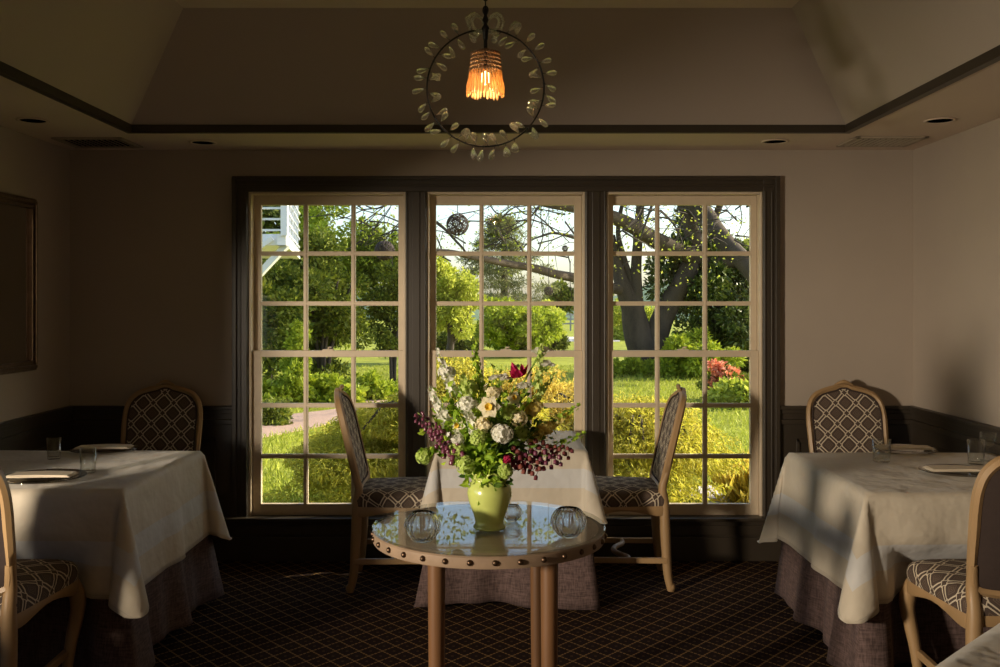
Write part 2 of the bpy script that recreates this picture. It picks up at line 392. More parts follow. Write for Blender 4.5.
# raised outer back band and inner beads
for x0, x1, z0, z1 in ((xo0-.004, xo0+.022, zs, zo1+.004), (xo1-.022, xo1+.004, zs, zo1+.004), (xo0+.022, xo1-.022, zo1-.018, zo1+.004)):
    mb.box((x0, yc-.014, z0), (x1, yc, z1))
for x0, x1 in ((WX0-.016, WX0-.004), (WX1+.004, WX1+.016), (m1+.004, m1+.014), (m2-.014, m2-.004), (m3+.004, m3+.014), (m4-.014, m4-.004), (xo0+.034, xo0+.046), (xo1-.046, xo1-.034), ((m1+m2)/2-.022, (m1+m2)/2+.022), ((m3+m4)/2-.022, (m3+m4)/2+.022)):
    mb.box((x0, yc-.006, zs), (x1, yc, WZ1))
mb.box((xo0+.022, yc-.006, zo1-.055), (xo1-.022, yc, zo1-.042))
struct('trim_2', mb, M['dark'], bev=.003)
# sill, apron and base moulding under the windows, wainscot panelling left and right
mb = MB(); mb.box((X(226), YB-.075, Z(521, 5.4)), (X(786), YB+.02, Z(517.5, 5.4))); struct('trim_3', mb, M['dark'], bev=.006)
mb = MB(); mb.box((xo0, YB-.02, 0), (xo1, YB, Z(520)))
mb.box((xo0, YB-.034, Z(534)), (xo1, YB-.02, Z(524)))
struct('trim_4', mb, M['dark'], bev=.004)
mb = MB()
def rail(x0, x1, y0, y1, side):
    # chair rail profile stacked from boxes; side gives the inward direction
    for (za, zb, dp) in ((Z(409), Z(405.5), .034), (Z(413), Z(409), .024), (Z(419), Z(413), .016), (Z(424), Z(419), .026)):
        if side == 'b': mb.box((x0, YB-dp, za), (x1, YB, zb))
        if side == 'l': mb.box((XL, y0, za), (XL+dp, y1, zb))
        if side == 'r': mb.box((XR-dp, y0, za), (XR, y1, zb))
rail(XL, xo0, 0, 0, 'b'); rail(xo1, XR, 0, 0, 'b'); rail(0, 0, YF, YB, 'l'); rail(0, 0, YF, YB, 'r')
struct('trim_5', mb, M['dark'], bev=.003)
mb = MB(); zr = Z(424)
mb.box((XL, YB-.012, 0), (xo0, YB, zr)); mb.box((xo1, YB-.012, 0), (XR, YB, zr)); mb.box((XL, YF, 0), (XL+.012, YB, zr)); mb.box((XR-.012, YF, 0), (XR, YB, zr))
def frame_rect(axis, a0, a1, z0, z1, w_=.02):
    for (p0, p1, q0, q1) in ((a0, a1, z0, z0+w_), (a0, a1, z1-w_, z1), (a0, a0+w_, z0, z1), (a1-w_, a1, z0, z1)):
        if axis == 'b': mb.box((p0, YB-.022, q0), (p1, YB-.012, q1))
        if axis == 'l': mb.box((XL+.012, p0, q0), (XL+.022, p1, q1))
        if axis == 'r': mb.box((XR-.022, p0, q0), (XR-.012, p1, q1))
frame_rect('b', XL+.12, xo0-.1, .22, zr-.08); frame_rect('b', xo1+.1, XR-.12, .22, zr-.08)
for k in range(5):
    frame_rect('l', 4.25-k*1.1, 5.2-k*1.1, .22, zr-.08); frame_rect('r', 4.25-k*1.1, 5.2-k*1.1, .22, zr-.08)
struct('trim_6', mb, M['dark'], bev=.003)
def base(name, a, b): mb2 = MB(); mb2.box(a, b); struct(name, mb2, M['dark'], bev=.006)
zb_ = Z(536)
base('baseboard_back', (XL+.03, YB-.032, 0), (XR-.03, YB-.012, zb_)); base('baseboard_left', (XL+.012, YF, 0), (XL+.03, YB, zb_)); base('baseboard_right', (XR-.03, YF, 0), (XR-.012, YB, zb_))

# windows: double hung, three by three lights in each sash
def window(n, gl, gr, mv):
    y_u, y_l = YB+.055, YB+.018       # upper sash sits outside the lower one
    x0, x1 = {1: (WX0, m1), 2: (m2, m3), 3: (m4, WX1)}[n]
    mb = MB()
    for a0, a1 in ((x0, x0+.014), (x1-.014, x1)): mb.box((a0, YB-.012, WZ0), (a1, YB+TB, WZ1))
    mb.box((x0+.014, YB-.012, WZ1-.014), (x1-.014, YB+TB, WZ1)); mb.box((x0+.014, YB+.0, WZ0-.01), (x1-.014, YB+TB+.03, WZ0+.006))
    root = mb.build('window_%d' % n, M['sash']); root['kind'] = 'structure'; bevel(root, .003)
    for up in (True, False):
        yy = y_u if up else y_l; mb = MB()
        s0, s1 = x0+.015, x1-.015
        g0, g1 = X(gl, yy), X(gr, yy)
        rows = [(205, 251), (256, 301), (306, 351)] if up else [(357, 403), (408, 454), (459, 504)]
        zt = (WZ1-.015) if up else Z(350.5, yy); zb = Z(356.5, yy) if up else WZ0+.008
        gt, gb = Z(rows[0][0], yy), Z(rows[-1][1], yy)
        mb.box((s0, yy, zb), (g0, yy+.034, zt)); mb.box((g1, yy, zb), (s1, yy+.034, zt))
        mb.box((g0, yy, gt), (g1, yy+.034, zt)); mb.box((g0, yy, zb), (g1, yy+.034, gb))
        for mx in mv:
            c_ = X(mx, yy); mb.box((c_-.0125, yy+.003, gb), (c_+.0125, yy+.027, gt)); mb.box((c_-.006, yy-.002, gb), (c_+.006, yy+.003, gt))
        for r in (0, 1):
            c_ = Z((rows[r][1]+rows[r+1][0])/2, yy)
            mb.box((g0, yy+.0035, c_-.0125), (g1, yy+.0265, c_+.0125)); mb.box((g0, yy-.0015, c_-.006), (g1, yy+.0035, c_+.006))
        so = mb.build('sash', M['sash'], root); bevel(so, .002)
        g = MB(); g.box((g0, yy+.014, gb), (g1, yy+.017, gt)); g.build('pane', M['pane'], so)
        if not up:
            lk = MB(); xm = (s0+s1)/2
            lk.box((xm-.03, yy-.004, zt-.002), (xm+.03, yy+.026, zt+.007)); lk.tube([(xm, yy+.010, zt+.007), (xm, yy+.010, zt+.016), (xm+.018, yy-.006, zt+.018)], .005, 8)
            lk.build('sash_lock', M['sash'], so)
window(1, 261, 398.3, (305.5, 353.2)); window(2, 436, 574.3, (481.5, 529.4)); window(3, 613.3, 750.6, (657.6, 705.3))

# ------------------------------------------------------------------ ceiling vents and recessed lights
def recessed(px, py, where):
    D = (ZS-H)*F/(CY-py); x = X(px, D)
    r = empty('recessed_light', (x, D, ZS), 0, 'round recessed downlight, unlit, in the low ceiling %s' % where, 'ceiling light', 'recessed downlights')
    mb = MB(); mb.lathe([(.072, -.001), (.074, -.005), (.060, -.006), (.056, -.001)], 32); mb.build('trim_ring', M['ceil'], r, smooth=True)
    mb = MB(); mb.lathe([(.0001, -.0032), (.057, -.0032)], 32); mb.build('dark_opening', M['ventdark'], r)  # flat near-black disc stands in for the shaded hollow of the fitting
recessed(33, 120, 'near the left wall'); recessed(203, 142, 'between left vent and windows'); recessed(775, 141, 'between windows and right vent'); recessed(940, 120, 'near the right wall')
def vent(px0, px1, py0, py1, where):
    D0 = (ZS-H)*F/(CY-py0); D1 = (ZS-H)*F/(CY-py1); Dm = (D0+D1)/2
    cx = X((px0+px1)/2, Dm); w_ = (px1-px0)*Dm/F/2; d2 = abs(D1-D0)/2
    r = empty('ceiling_vent', (cx, Dm, ZS), 0, 'rectangular louvred air vent in the ceiling %s' % where, 'vent', 'ceiling vents')
    mb = MB(); mb.box((-w_+.02, -d2+.02, -.003), (w_-.02, d2-.02, -.001)); mb.build('backing', M['ventdark'], r)
    mb = MB()
    for a, b in (((-w_, -d2), (w_, -d2+.028)), ((-w_, d2-.028), (w_, d2)), ((-w_, -d2), (-w_+.028, d2)), ((w_-.028, -d2), (w_, d2))): mb.box((*a, -.010), (*b, -.0005))
    bevel(mb.build('frame', M['vent'], r), .003)
    mb = MB(); n = 11
    for k in range(n):
        x = -w_+.04+(2*w_-.08)*k/(n-1); mt = Matrix.Translation((x, 0, -.008)) @ Matrix.Rotation(.7, 4, 'Y')
        mb.box((-.0055, -d2+.028, -.0008), (.0055, d2-.028, .0008), mt)
    mb.build('slat', M['vent'], r)
vent(64, 133, 137, 146.5, 'at the left corner'); vent(846, 917, 136, 145.5, 'at the right corner')

# ------------------------------------------------------------------ mirror on the left wall
r = empty('wall_mirror', (XL, 4.45, 1.1), 0, 'rectangular wall mirror in a slim silvered brown frame', 'mirror')
mz0, mz1, my0, my1 = Z(370, 5.0)-1.1, Z(199.5, 5.0)-1.1, -.62, .55
mb = MB(); fw = .05
for a, b in (((my0, mz0), (my1, mz0+fw)), ((my0, mz1-fw), (my1, mz1)), ((my0, mz0+fw), (my0+fw, mz1-fw)), ((my1-fw, mz0+fw), (my1, mz1-fw))):
    mb.box((.002, a[0], a[1]), (.030, b[0], b[1]))
for a, b in (((my0+.012, mz0+.012), (my1-.012, mz0+.03)), ((my0+.012, mz1-.03), (my1-.012, mz1-.012)), ((my0+.012, mz0+.03), (my0+.03, mz1-.03)), ((my1-.03, mz0+.03), (my1-.012, mz1-.03))):
    mb.box((.030, a[0], a[1]), (.042, b[0], b[1]))
bevel(mb.build('frame', M['mirror_frame'], r), .004)
mb = MB(); mb.box((.004, my0+fw-.004, mz0+fw-.004), (.014, my1-fw+.004, mz1-fw+.004)); mb.build('mirror_glass', M['mirror'], r)

# ------------------------------------------------------------------ chairs
def back_outline(inset=0.0, n=5):
    half = [(0.0, 1.008), (.022, 1.006), (.050, .994), (.10, .982), (.160, .958), (.197, .918), (.214, .865), (.219, .80), (.217, .72), (.212, .62), (.205, .54), (.190, .505), (.14, .492), (.07, .486), (0, .485)]
    pts = []
    cz = .76
    for x, z in half:
        v = Vector((x, z-cz)); L = v.length; v = v*(1-inset/L) if inset else v
        pts.append((v.x, v.y+cz))
    full = pts+[(-x, z) for x, z in pts[-2:0:-1]]
    return full
def tilt(x, z, off=0.0):
    y = .200+(z-.45)*.235+.035*((x/.22)**2)*-1*.6
    nrm = Vector((0, 1, -.235)).normalized()
    return Vector((x, y, z))+nrm*off
def make_chair(label):
    r = empty('dining_chair', (0,0,0), 0, label, 'chair')
    # back frame: rectangular section swept round the outline
    ol = [(a.x, a.y) for a in catmull([Vector((x, z, 0)) for x, z in back_outline()], 3, True)]
    il = [(a.x, a.y) for a in catmull([Vector((x, z, 0)) for x, z in back_outline(.028)], 3, True)]
    n = len(ol); vs = []; fs = []
    for (x, z), (xi, zi) in zip(ol, il):
        xm, zm = (x*.5+xi*.5), (z*.5+zi*.5)
        vs += [tilt(x, z, -.008), tilt(xm, zm, -.019), tilt(xi, zi, -.010), tilt(xi, zi, .012), tilt(xm, zm, .020), tilt(x, z, .012)]
    for i in range(n):
        j = (i+1) % n
        for k in range(6): fs.append((i*6+k, i*6+(k+1) % 6, j*6+(k+1) % 6, j*6+k))
    mb = MB(); mb.add(vs, fs)
    # carved crest
    mb.tube([tilt(-.05, .994, -.016), tilt(-.02, 1.006, -.022), tilt(0, 1.010, -.024), tilt(.02, 1.006, -.022), tilt(.05, .994, -.016)], [.004, .009, .012, .009, .004], 8)
    autosmooth(mb.build('back_frame', M['wood'], r), 50)
    # padded inside back and flat rear panel
    def panel(name, off, bulge, mat):
        ring = [(a.x, a.y) for a in catmull([Vector((x, z, 0)) for x, z in back_outline(.026)], 2, True)]
        cz = .75; vs = []; uv = []; fs = []; m = len(ring); R = 7
        for q in range(R+1):
            s_ = 1-q/R
            for x, z in ring:
                xx, zz = x*s_, cz+(z-cz)*s_; b_ = bulge*(1-s_**4)
                vs.append(tilt(xx, zz, off-b_)); uv.append((xx, zz))
        for q in range(R):
            for i in range(m):
                j = (i+1) % m; fs.append((q*m+i, q*m+j, (q+1)*m+j, (q+1)*m+i))
        mb = MB(); mb.add(vs, fs, uv); return mb.build(name, mat, r, smooth=True)
    bk = panel('backrest', -.008, .020, M['fabric']); panel('rear_panel', .010, -.006, M['rear_fabric'])
    mb = MB(); ring = catmull([tilt(x, z, -.014) for x, z in back_outline(.032)], 2, True); mb.tube(ring, .0045, 6, closed=True); mb.build('piping', M['rear_fabric'], bk, smooth=True)
    # seat frame and cushion
    hw = lambda y: .248+(-.228-y)*.10
    outl = []
    yf, yb = -.235, .215
    for x, y in ((0, yf-.012), (.12, yf-.009), (.20, yf), (.238, yf+.022), (.25, yf+.065), (.240, -.05), (.222, .10), (.210, .19), (.19, yb), (.10, yb+.004)): outl.append((x, y))
    outl = outl+[(0, yb+.004)]+[(-x, y) for x, y in outl[:0:-1]]
    rg = catmull([Vector((x, y, 0)) for x, y in outl], 4, True); m = len(rg)
    vs = []; fs = []
    for i, p in enumerate(rg):
        dipx = .020*math.cos(p.x*PI/.12)*.5 if p.y < -.2 else 0; dipy = .016*math.cos((p.y)*PI/.20) if abs(p.x) > .2 else 0
        zb0 = .382+.012+dipy*.9-dipx
        s_ = 1-.022/max(.05, p.length)
        vs += [(p.x, p.y, .432), (p.x*1.012, p.y*1.012, .42), (p.x*1.012, p.y*1.012, zb0+.008), (p.x, p.y, zb0), (p.x*s_, p.y*s_, zb0), (p.x*s_, p.y*s_, .432)]
    for i in range(m):
        j = (i+1) % m
        for k in range(6): fs.append((i*6+k, i*6+(k+1) % 6, j*6+(k+1) % 6, j*6+k))
    mb = MB(); mb.add(vs, fs); autosmooth(mb.build('seat_frame', M['wood'], r), 50)
    lay = [(1.0, .428), (1.012, .445), (1.015, .462), (.995, .480), (.955, .493), (.88, .502), (.75, .509), (.55, .514), (.3, .517), (.0, .518)]
    vs = []; uv = []; fs = []; arc = [0]*m
    prevs = None
    for s_, z in reversed(lay):
        cur = [Vector((p.x*s_, p.y*s_, z)) for p in rg]
        if prevs: arc = [a+(c-p_).length for a, c, p_ in zip(arc, cur, prevs)]
        for p, c, a in zip(rg, cur, arc):
            d = Vector((p.x, p.y)).normalized(); vs.append(c); uv.append((d.x*a, d.y*a))
        prevs = cur
    for q in range(len(lay)-1):
        for i in range(m):
            j = (i+1) % m; fs.append((q*m+i, (q+1)*m+i, (q+1)*m+j, q*m+j))
    mb = MB(); mb.add(vs, fs, uv); mb.build('seat', M['fabric'], r, smooth=True)
    # legs
    for s_ in (-1, 1):
        mb = MB()
        mb.tube(catmull([(s_*.218, -.205, .425), (s_*.232, -.226, .375), (s_*.236, -.232, .31), (s_*.218, -.213, .19), (s_*.208, -.204, .09), (s_*.212, -.212, .04), (s_*.218, -.222, .012), (s_*.218, -.222, 0)], 4),
                [.026, .027, .028, .029, .030, .030, .030, .029, .027, .026, .025, .0235, .022, .021, .020, .019, .018, .0175, .017, .017, .018, .020, .0215, .022, .022, .021, .020, .019, .018][:29], 10)
        mb.ball((s_*.220, -.240, .026), .014, 8, (1, .8, 1.3)); mb.ball((s_*.234, -.228, .026), .012, 8)
        autosmooth(mb.build('front_leg', M['wood'], r), 60)
        mb = MB()
        path = catmull([tilt(s_*.196, .60, .004), tilt(s_*.188, .52, .0), (s_*.186, .210, .44), (s_*.188, .212, .36), (s_*.190, .218, .22), (s_*.192, .226, .09), (s_*.194, .240, .015), (s_*.194, .242, 0)], 4)
        rad = [.016+.010*math.sin(min(1, i/12)*PI/2) if i < 14 else max(.017, .026-.0007*(i-14)) for i in range(len(path))]
        mb.tube(path, rad, 10); mb.ball((s_*.194, .246, .020), .020, 8, (1, 1, 1.2))
        autosmooth(mb.build('rear_leg', M['wood'], r), 60)
        mb = MB(); mb.box((s_*.205-.011, -.20, .142), (s_*.205+.011, .225, .170), Matrix.Rotation(0, 4, 'Z')); bevel(mb.build('side_stretcher', M['wood'], r), .004)
    mb = MB(); pts = catmull([(-.205, .03, .156), (-.14, .028, .156), (-.07, -.012, .156), (0, -.030, .156), (.07, -.012, .156), (.14, .028, .156), (.205, .03, .156)], 4)
    mb.tube(pts, .014, 8); mb.build('cross_stretcher', M['wood'], r, smooth=True)
    return r
ch0 = make_chair('oval-backed oak chair with lattice upholstery at the middle table, on its left')
chairs = [
    (-.515, 5.045, math.radians(92), 'oak chair with dark lattice upholstery on the left side of the middle table', 'middle'),
    (.625, 5.065, math.radians(-92), 'oak chair with dark lattice upholstery on the right side of the middle table', 'middle'),
    (-1.85, 5.03, 0, 'oak chair against the wall behind the left table, only its patterned back showing', 'l'),
    (1.90, 5.03, 0, 'oak chair against the wall behind the right table, only its patterned back showing', 'r'),
    (-1.80, 3.36, PI+.04, 'oak chair at the left picture edge, pushed up to the front of the left table', 'l'),
    (1.745, 3.36, PI-.04, 'oak chair at the right picture edge, pushed up to the front of the right table', 'r')]
for i, (x, y, a, lab, _) in enumerate(chairs):
    c = ch0 if i == 0 else copy_tree(ch0)
    c.location = (x, y, 0.0); c.rotation_euler = (0, 0, a); c['label'] = lab; c['group'] = 'upholstered dining chairs'

# ------------------------------------------------------------------ tables with cloths
def cloth(name, label, cx, cy, w_, d2, z, drop, rot=0, clamp=None, push=None, seed=0, group='cream tablecloths', flare=.20):
    rd = random.Random(seed); ph = [rd.uniform(0, 6.28) for _ in range(6)]
    NX = 30; NE = 16
    def coords(half):
        inner = [-half+2*half*i/NX for i in range(NX+1)]
        outer = [drop*(i/NE) for i in range(1, NE+1)]
        return [-half-e for e in reversed(outer)]+inner+[half+e for e in outer]
    xs, ys = coords(w_/2), coords(d2/2); vs = []; uv = []
    R = .012
    for t_ in ys:
        for s_ in xs:
            ex = max(abs(s_)-w_/2, 0); ey = max(abs(t_)-d2/2, 0); sx = 1 if s_ > 0 else -1; sy = 1 if t_ > 0 else -1
            bx = max(-w_/2, min(w_/2, s_)); by = max(-d2/2, min(d2/2, t_)); L = math.hypot(ex, ey)
            hem = min(w_/2+drop-abs(s_), d2/2+drop-abs(t_))
            if L < 1e-6:
                p = Vector((bx, by, z)); 
            else:
                th = math.atan2(ey, ex)/(PI/2)
                fr = L/drop
                # away from the corner the cloth ripples softly; at the corner it stands out in a fold
                run = t_ if ex > ey else s_
                rip = .020*fr*math.sin(run*11+ph[0]+(0 if ex > ey else 1.7)*sx*sy)+.010*fr*math.sin(run*23+ph[1])
                corner = (math.sin(PI*th))**3 if 0 < th < 1 else 0
                mag = R+L*.07+rip*(1-corner)+L*flare*corner
                mag = max(mag, .010+.03*fr)
                side2 = -L*.10*(math.sin(2*PI*th))*(1 if 0 < th < 1 else 0)
                ang = th*PI/2
                dx, dy = math.cos(ang), math.sin(ang)
                # the corner fold leans inwards beside its crest
                ox, oy = dx*mag-dy*side2, dy*mag+dx*side2
                drp = math.sqrt(max(L*L-min(mag, L*.95)**2, 0))*(1-.10*corner)
                if corner > 0: drp = min(drp, drop*1.10)
                p = Vector((bx+sx*ox, by+sy*oy, z-drp))
            if L < 1e-6: p.z += .0015*math.sin(s_*9+ph[2])*math.sin(t_*8+ph[3])
            if push and ex+ey > 0:
                (ax0, ax1, ylim, zlim) = push
                if p.y+cy < ylim and ax0 < p.x+cx < ax1 and p.z < zlim and rot == 0:
                    e = min(1, (p.x+cx-ax0)/.12, (ax1-p.x-cx)/.12, (zlim-p.z)/.16); e = max(0, e); e = e*e*(3-2*e)
                    p.y += (ylim-cy-p.y)*e
            if clamp and rot == 0:
                wx = p.x+cx
                wx = max(clamp[0], min(clamp[1], wx)); p.x = wx-cx
            vs.append(p); uv.append((hem, s_))
    n = len(xs); fs = []
    for j in range(len(ys)-1):
        for i in range(n-1): fs.append((j*n+i, j*n+i+1, (j+1)*n+i+1, (j+1)*n+i))
    mb = MB(); mb.add(vs, fs, uv); o = mb.build(name, M['cloth'], None, (cx, cy, 0), smooth=True); o.rotation_euler = (0, 0, rot)
    sm = o.modifiers.new('thick', 'SOLIDIFY'); sm.thickness = .0025; sm.offset = -1
    tag(o, label, 'tablecloth', group); return o
def skirt(label, cx, cy, w_, d2, z, hem, clamp=None, rot=0, seed=0, push=None):
    rd = random.Random(seed); ph = rd.uniform(0, 6)
    per = []; n = 34; rc = .05
    # perimeter with rounded corners and outward normals
    for (ax, ay, bx, by, nx, ny) in ((-1,-1,1,-1,0,-1), (1,-1,1,1,1,0), (1,1,-1,1,0,1), (-1,1,-1,-1,-1,0)):
        for k in range(n):
            t = k/n; per.append((w_/2*(ax+(bx-ax)*t), d2/2*(ay+(by-ay)*t), nx, ny, t))
    vs = []; rows = 22; m = len(per)
    for q in range(rows+1):
        fq = q/rows; zz = z-(z-hem)*fq
        for i, (x, y, nx, ny, t) in enumerate(per):
            s_ = i/m*2*(w_+d2)
            c_ = max(0, 1-min(t, 1-t)/.16)       # nearness to a corner
            off = -.006+fq**1.5*(.055+.030*math.sin(s_*13+ph)+.016*math.sin(s_*29+ph*2))+c_**2*fq*.085
            px_, py_ = x, y; dx, dy = nx, ny
            if c_ > 0:                            # turn the normal round the corner
                o2 = per[(i+int(n*.16)) % m] if t > .5 else per[(i-int(n*.16)) % m]
                if (o2[2], o2[3]) != (nx, ny): dx, dy = nx+o2[2]*c_**2, ny+o2[3]*c_**2
                l_ = math.hypot(dx, dy); dx /= l_; dy /= l_
            X_, Y_ = x+dx*off, y+dy*off
            if clamp: X_ = max(clamp[0]-cx, min(clamp[1]-cx, X_))
            if push and push[0] < X_+cx < push[1] and Y_+cy < push[2]+.03 and zz < push[3]:
                e = min(1, (X_+cx-push[0])/.12, (push[1]-X_-cx)/.12, (push[3]-zz)/.16); e = max(0, e); Y_ += (push[2]+.03-cy-Y_)*e*e*(3-2*e)
            vs.append((X_, Y_, zz+(.012*math.sin(s_*5+ph)*fq if q == rows else 0)))
    fs = []
    for q in range(rows):
        for i in range(m): fs.append((q*m+i, (q+1)*m+i, (q+1)*m+(i+1) % m, q*m+(i+1) % m))
    fs.append(tuple(range(m)))
    mb = MB(); mb.add(vs, fs); o = mb.build('table_skirt', M['skirt'], None, (cx, cy, 0), smooth=True); o.rotation_euler = (0, 0, rot)
    o.modifiers.new('thick', 'SOLIDIFY').thickness = .002
    tag(o, label, 'table skirt', 'plum brown table skirts'); return o
ZTB = .75
# left, right, middle
LX0, LX1, LY0, LY1 = XL+.035, -1.42, 3.62, 4.58
RX0, RX1, RY0, RY1 = 1.352, XR-.035, 3.56, 4.52
skirt('plum brown linen skirt under the cream cloth of the left table', (LX0+LX1)/2, (LY0+LY1)/2, LX1-LX0-.02, LY1-LY0-.02, ZTB-.006, .05, clamp=(XL+.036, 9), seed=1, push=(-2.16, -1.50, 3.66, .60))
cloth('tablecloth', 'cream tablecloth on the dim left table beneath the mirror wall', (LX0+LX1)/2, (LY0+LY1)/2, LX1-LX0, LY1-LY0, ZTB, .40, clamp=(XL+.036, 9), push=(-2.16, -1.50, 3.66, .60), seed=4)
skirt('plum brown linen skirt under the cream cloth of the right table', (RX0+RX1)/2, (RY0+RY1)/2, RX1-RX0-.02, RY1-RY0-.02, ZTB-.006, .07, clamp=(-9, XR-.036), seed=2, push=(1.40, 2.10, 3.66, .60))
cloth('tablecloth', 'cream tablecloth with pale band on the brightly lit right table', (RX0+RX1)/2, (RY0+RY1)/2, RX1-RX0, RY1-RY0, ZTB, .40, clamp=(-9, XR-.036), push=(1.40, 2.10, 3.66, .60), seed=9)
skirt('plum brown linen skirt of the middle table below the windows', .055, 4.95, .68, .66, ZTB-.006, .02, seed=3)
cloth('tablecloth', 'cream tablecloth on the small middle table in front of the windows', .055, 4.95, .70, .68, ZTB, .30, seed=6, flare=.22)
skirt('plum brown linen skirt of the nearest table at the lower right corner', 1.15, 1.57, .83, .83, ZTB-.006, .05, rot=PI/4, seed=5)
cloth('tablecloth', 'grey-looking cloth corner of the nearest table at the lower right', 1.15, 1.57, .85, .85, ZTB, .34, rot=PI/4, seed=8)

# place settings
ZC = ZTB+.0022
def plate(px, py, rr, lab, nap_lab, ang):
    D = (H-ZC)*F/(py-CY); x = X(px, D)
    mb = MB(); mb.lathe([(.0001, .002), (rr*.55, .002), (rr*.70, .006), (rr, .014), (rr*1.004, .016), (rr*.98, .0175), (rr*.70, .010), (rr*.54, .006), (.0001, .006)], 48)
    o = mb.build('glass_plate', M['tumbler'], None, (x, D, ZC), smooth=True); tag(o, lab, 'plate', 'clear glass charger plates')
    r = MB(); L, W_ = .125, .050
    for k, (zz, s_) in enumerate(((.0180, 1), (.0212, .97), (.0244, .93))):
        vs = []
        n = 12
        for i in range(n+1):
            t = -1+2*i/n
            for j in (-1, 1):
                vs.append((t*L*s_, j*W_*s_+.004*math.sin(t*3+k), zz+.0008*math.cos(t*2.5)*(1 if j > 0 else .4)))
        top = [(a, b, c+.0026) for a, b, c in vs]
        allv = vs+top; nn = len(vs); fs = []
        for i in range(n):
            a, b, c_, d = 2*i, 2*i+1, 2*i+3, 2*i+2
            fs += [(a, b, c_, d), (a+nn, d+nn, c_+nn, b+nn), (a, d, d+nn, a+nn), (b, b+nn, c_+nn, c_)]
        fs += [(0, nn, nn+1, 1), (2*n, 2*n+1, 2*n+1+nn, 2*n+nn)]
        r.add(allv, fs)
    o = r.build('napkin', M['napkin'], None, (x, D, ZC), smooth=False); o.rotation_euler = (0, 0, ang); bevel(o, .0008)
    tag(o, nap_lab, 'napkin', 'folded cream napkins')
def tumbler(px, py, rad, h, lab):
    D = (H-ZC)*F/(py-CY); x = X(px, D)
    mb = MB(); mb.lathe([(.0001, .001), (rad*.86, .001), (rad*.90, .004), (rad, h), (rad-.0022, h), (rad*.86, .012), (.0001, .011)], 32)
    o = mb.build('water_glass', M['tumbler'], None, (x, D, ZC), smooth=True); tag(o, lab, 'glass', 'clear water tumblers')
plate(42, 480, .165, 'clear glass plate nearest the front edge of the left table', 'folded cream napkin on the front plate of the left table', .05)
plate(104, 451.5, .150, 'clear glass plate at the far edge of the left table', 'folded cream napkin on the far plate of the left table', .1)
plate(958, 474, .150, 'clear glass plate nearest the front of the right table', 'folded cream napkin on the front plate of the right table', -.05)
plate(905, 452, .145, 'clear glass plate at the far edge of the right table', 'folded cream napkin on the far plate of the right table', -.08)
tumbler(54, 459, .031, .095, 'clear tumbler on the left table near the far plate'); tumbler(88, 473, .033, .105, 'clear tumbler beside the front plate on the left table')
tumbler(881.5, 461.5, .040, .098, 'clear tumbler standing left of the far plate on the right table'); tumbler(976, 464, .036, .105, 'clear tumbler behind the front plate on the right table')
# stemmed glass half hidden by the right chair
D = 4.27; mb = MB(); mb.lathe([(.0001, 0), (.033, .001), (.033, .003), (.006, .006), (.004, .02), (.004, .055), (.010, .062), (.030, .078), (.036, .10), (.033, .125), (.0315, .125), (.034, .10), (.028, .08), (.0001, .066)], 32)
o = mb.build('stemmed_glass', M['tumbler'], None, (X(988, D), D, ZC), smooth=True); tag(o, 'small stemmed glass at the right end of the right table', 'glass')

# ------------------------------------------------------------------ round glass-topped table
TC = Vector((-.035, 3.055, 0)); TR = .366
r = empty('round_table', TC, 0, 'round side table with studded wooden rim and glass top under the bouquet', 'table')
mb = MB(); mb.lathe([(.0001, .706), (TR-.012, .706), (TR-.004, .707), (TR-.002, .711), (TR-.002, .738), (TR-.006, .742), (TR-.02, .743)], 96); autosmooth(mb.build('rim', M['rimwood'], r), 35)
mb = MB(); mb.lathe([(.0001, .712), (TR-.021, .712), (TR-.021, .7435), (.0001, .7435)], 96); mb.build('table_top', simple('pale_table_boards', (.55, .41, .29), .6, var=.25, scale=10, stretch=(.15,1.5,1), bump=.1), r)
mb = MB(); mb.lathe([(.0001, .7445), (TR-.002, .7445), (TR+.001, .7465), (TR+.001, .7515), (TR-.002, .7535), (.0001, .7535)], 96); mb.build('glass_top', M['tglass'], r)
for k in range(32):
    a = 2*PI*k/32+.06; mb = MB(); mb.ball(((TR-.002)*math.cos(a), (TR-.002)*math.sin(a), .725), .0090, 10, (1,1,1)); mb.build('stud', M['nail'], r, smooth=True)
for x, y in ((-.189, 2.88), (.147, 2.88), (-.212, 3.215), (.126, 3.20)):
    mb = MB(); mb.lathe([(.0001, 0), (.018, 0), (.019, .01), (.024, .35), (.0265, .66), (.0265, .688), (.030, .690), (.031, .696), (.030, .706), (.0001, .706)], 24, (x-TC.x, y-TC.y, 0)); autosmooth(mb.build('leg', M['legwood'], r), 40)
ZG = .7537
def votive(px, py, rad, lab):
    D = (H-ZG)*F/(py-CY); x = X(px, D); k = rad/.05
    prof_o = [(.0001, .0), (.020, .0), (.026, .004), (.043, .024), (.050, .046), (.046, .066), (.034, .082), (.028, .086)]
    prof_i = [(.026, .084), (.032, .078), (.041, .064), (.045, .046), (.039, .027), (.024, .010), (.0001, .008)]
    mb = MB(); mb.lathe([(a*k, b*k) for a, b in prof_o+prof_i], 80, wob=lambda a, z: 1+.10*abs(math.cos(a*9))*(1 if z > .003 else 0))
    o = mb.build('ribbed_votive_glass', M['ribbed'], None, (x, D, ZG), smooth=True); tag(o, lab, 'votive holder', 'ribbed glass votives')
votive(422.5, 541.5, .050, 'round ribbed clear glass votive left of the vase'); votive(568.5, 537, .050, 'round ribbed clear glass votive right of the vase')
votive(512, 521, .030, 'small ribbed clear glass mostly hidden behind the vase')

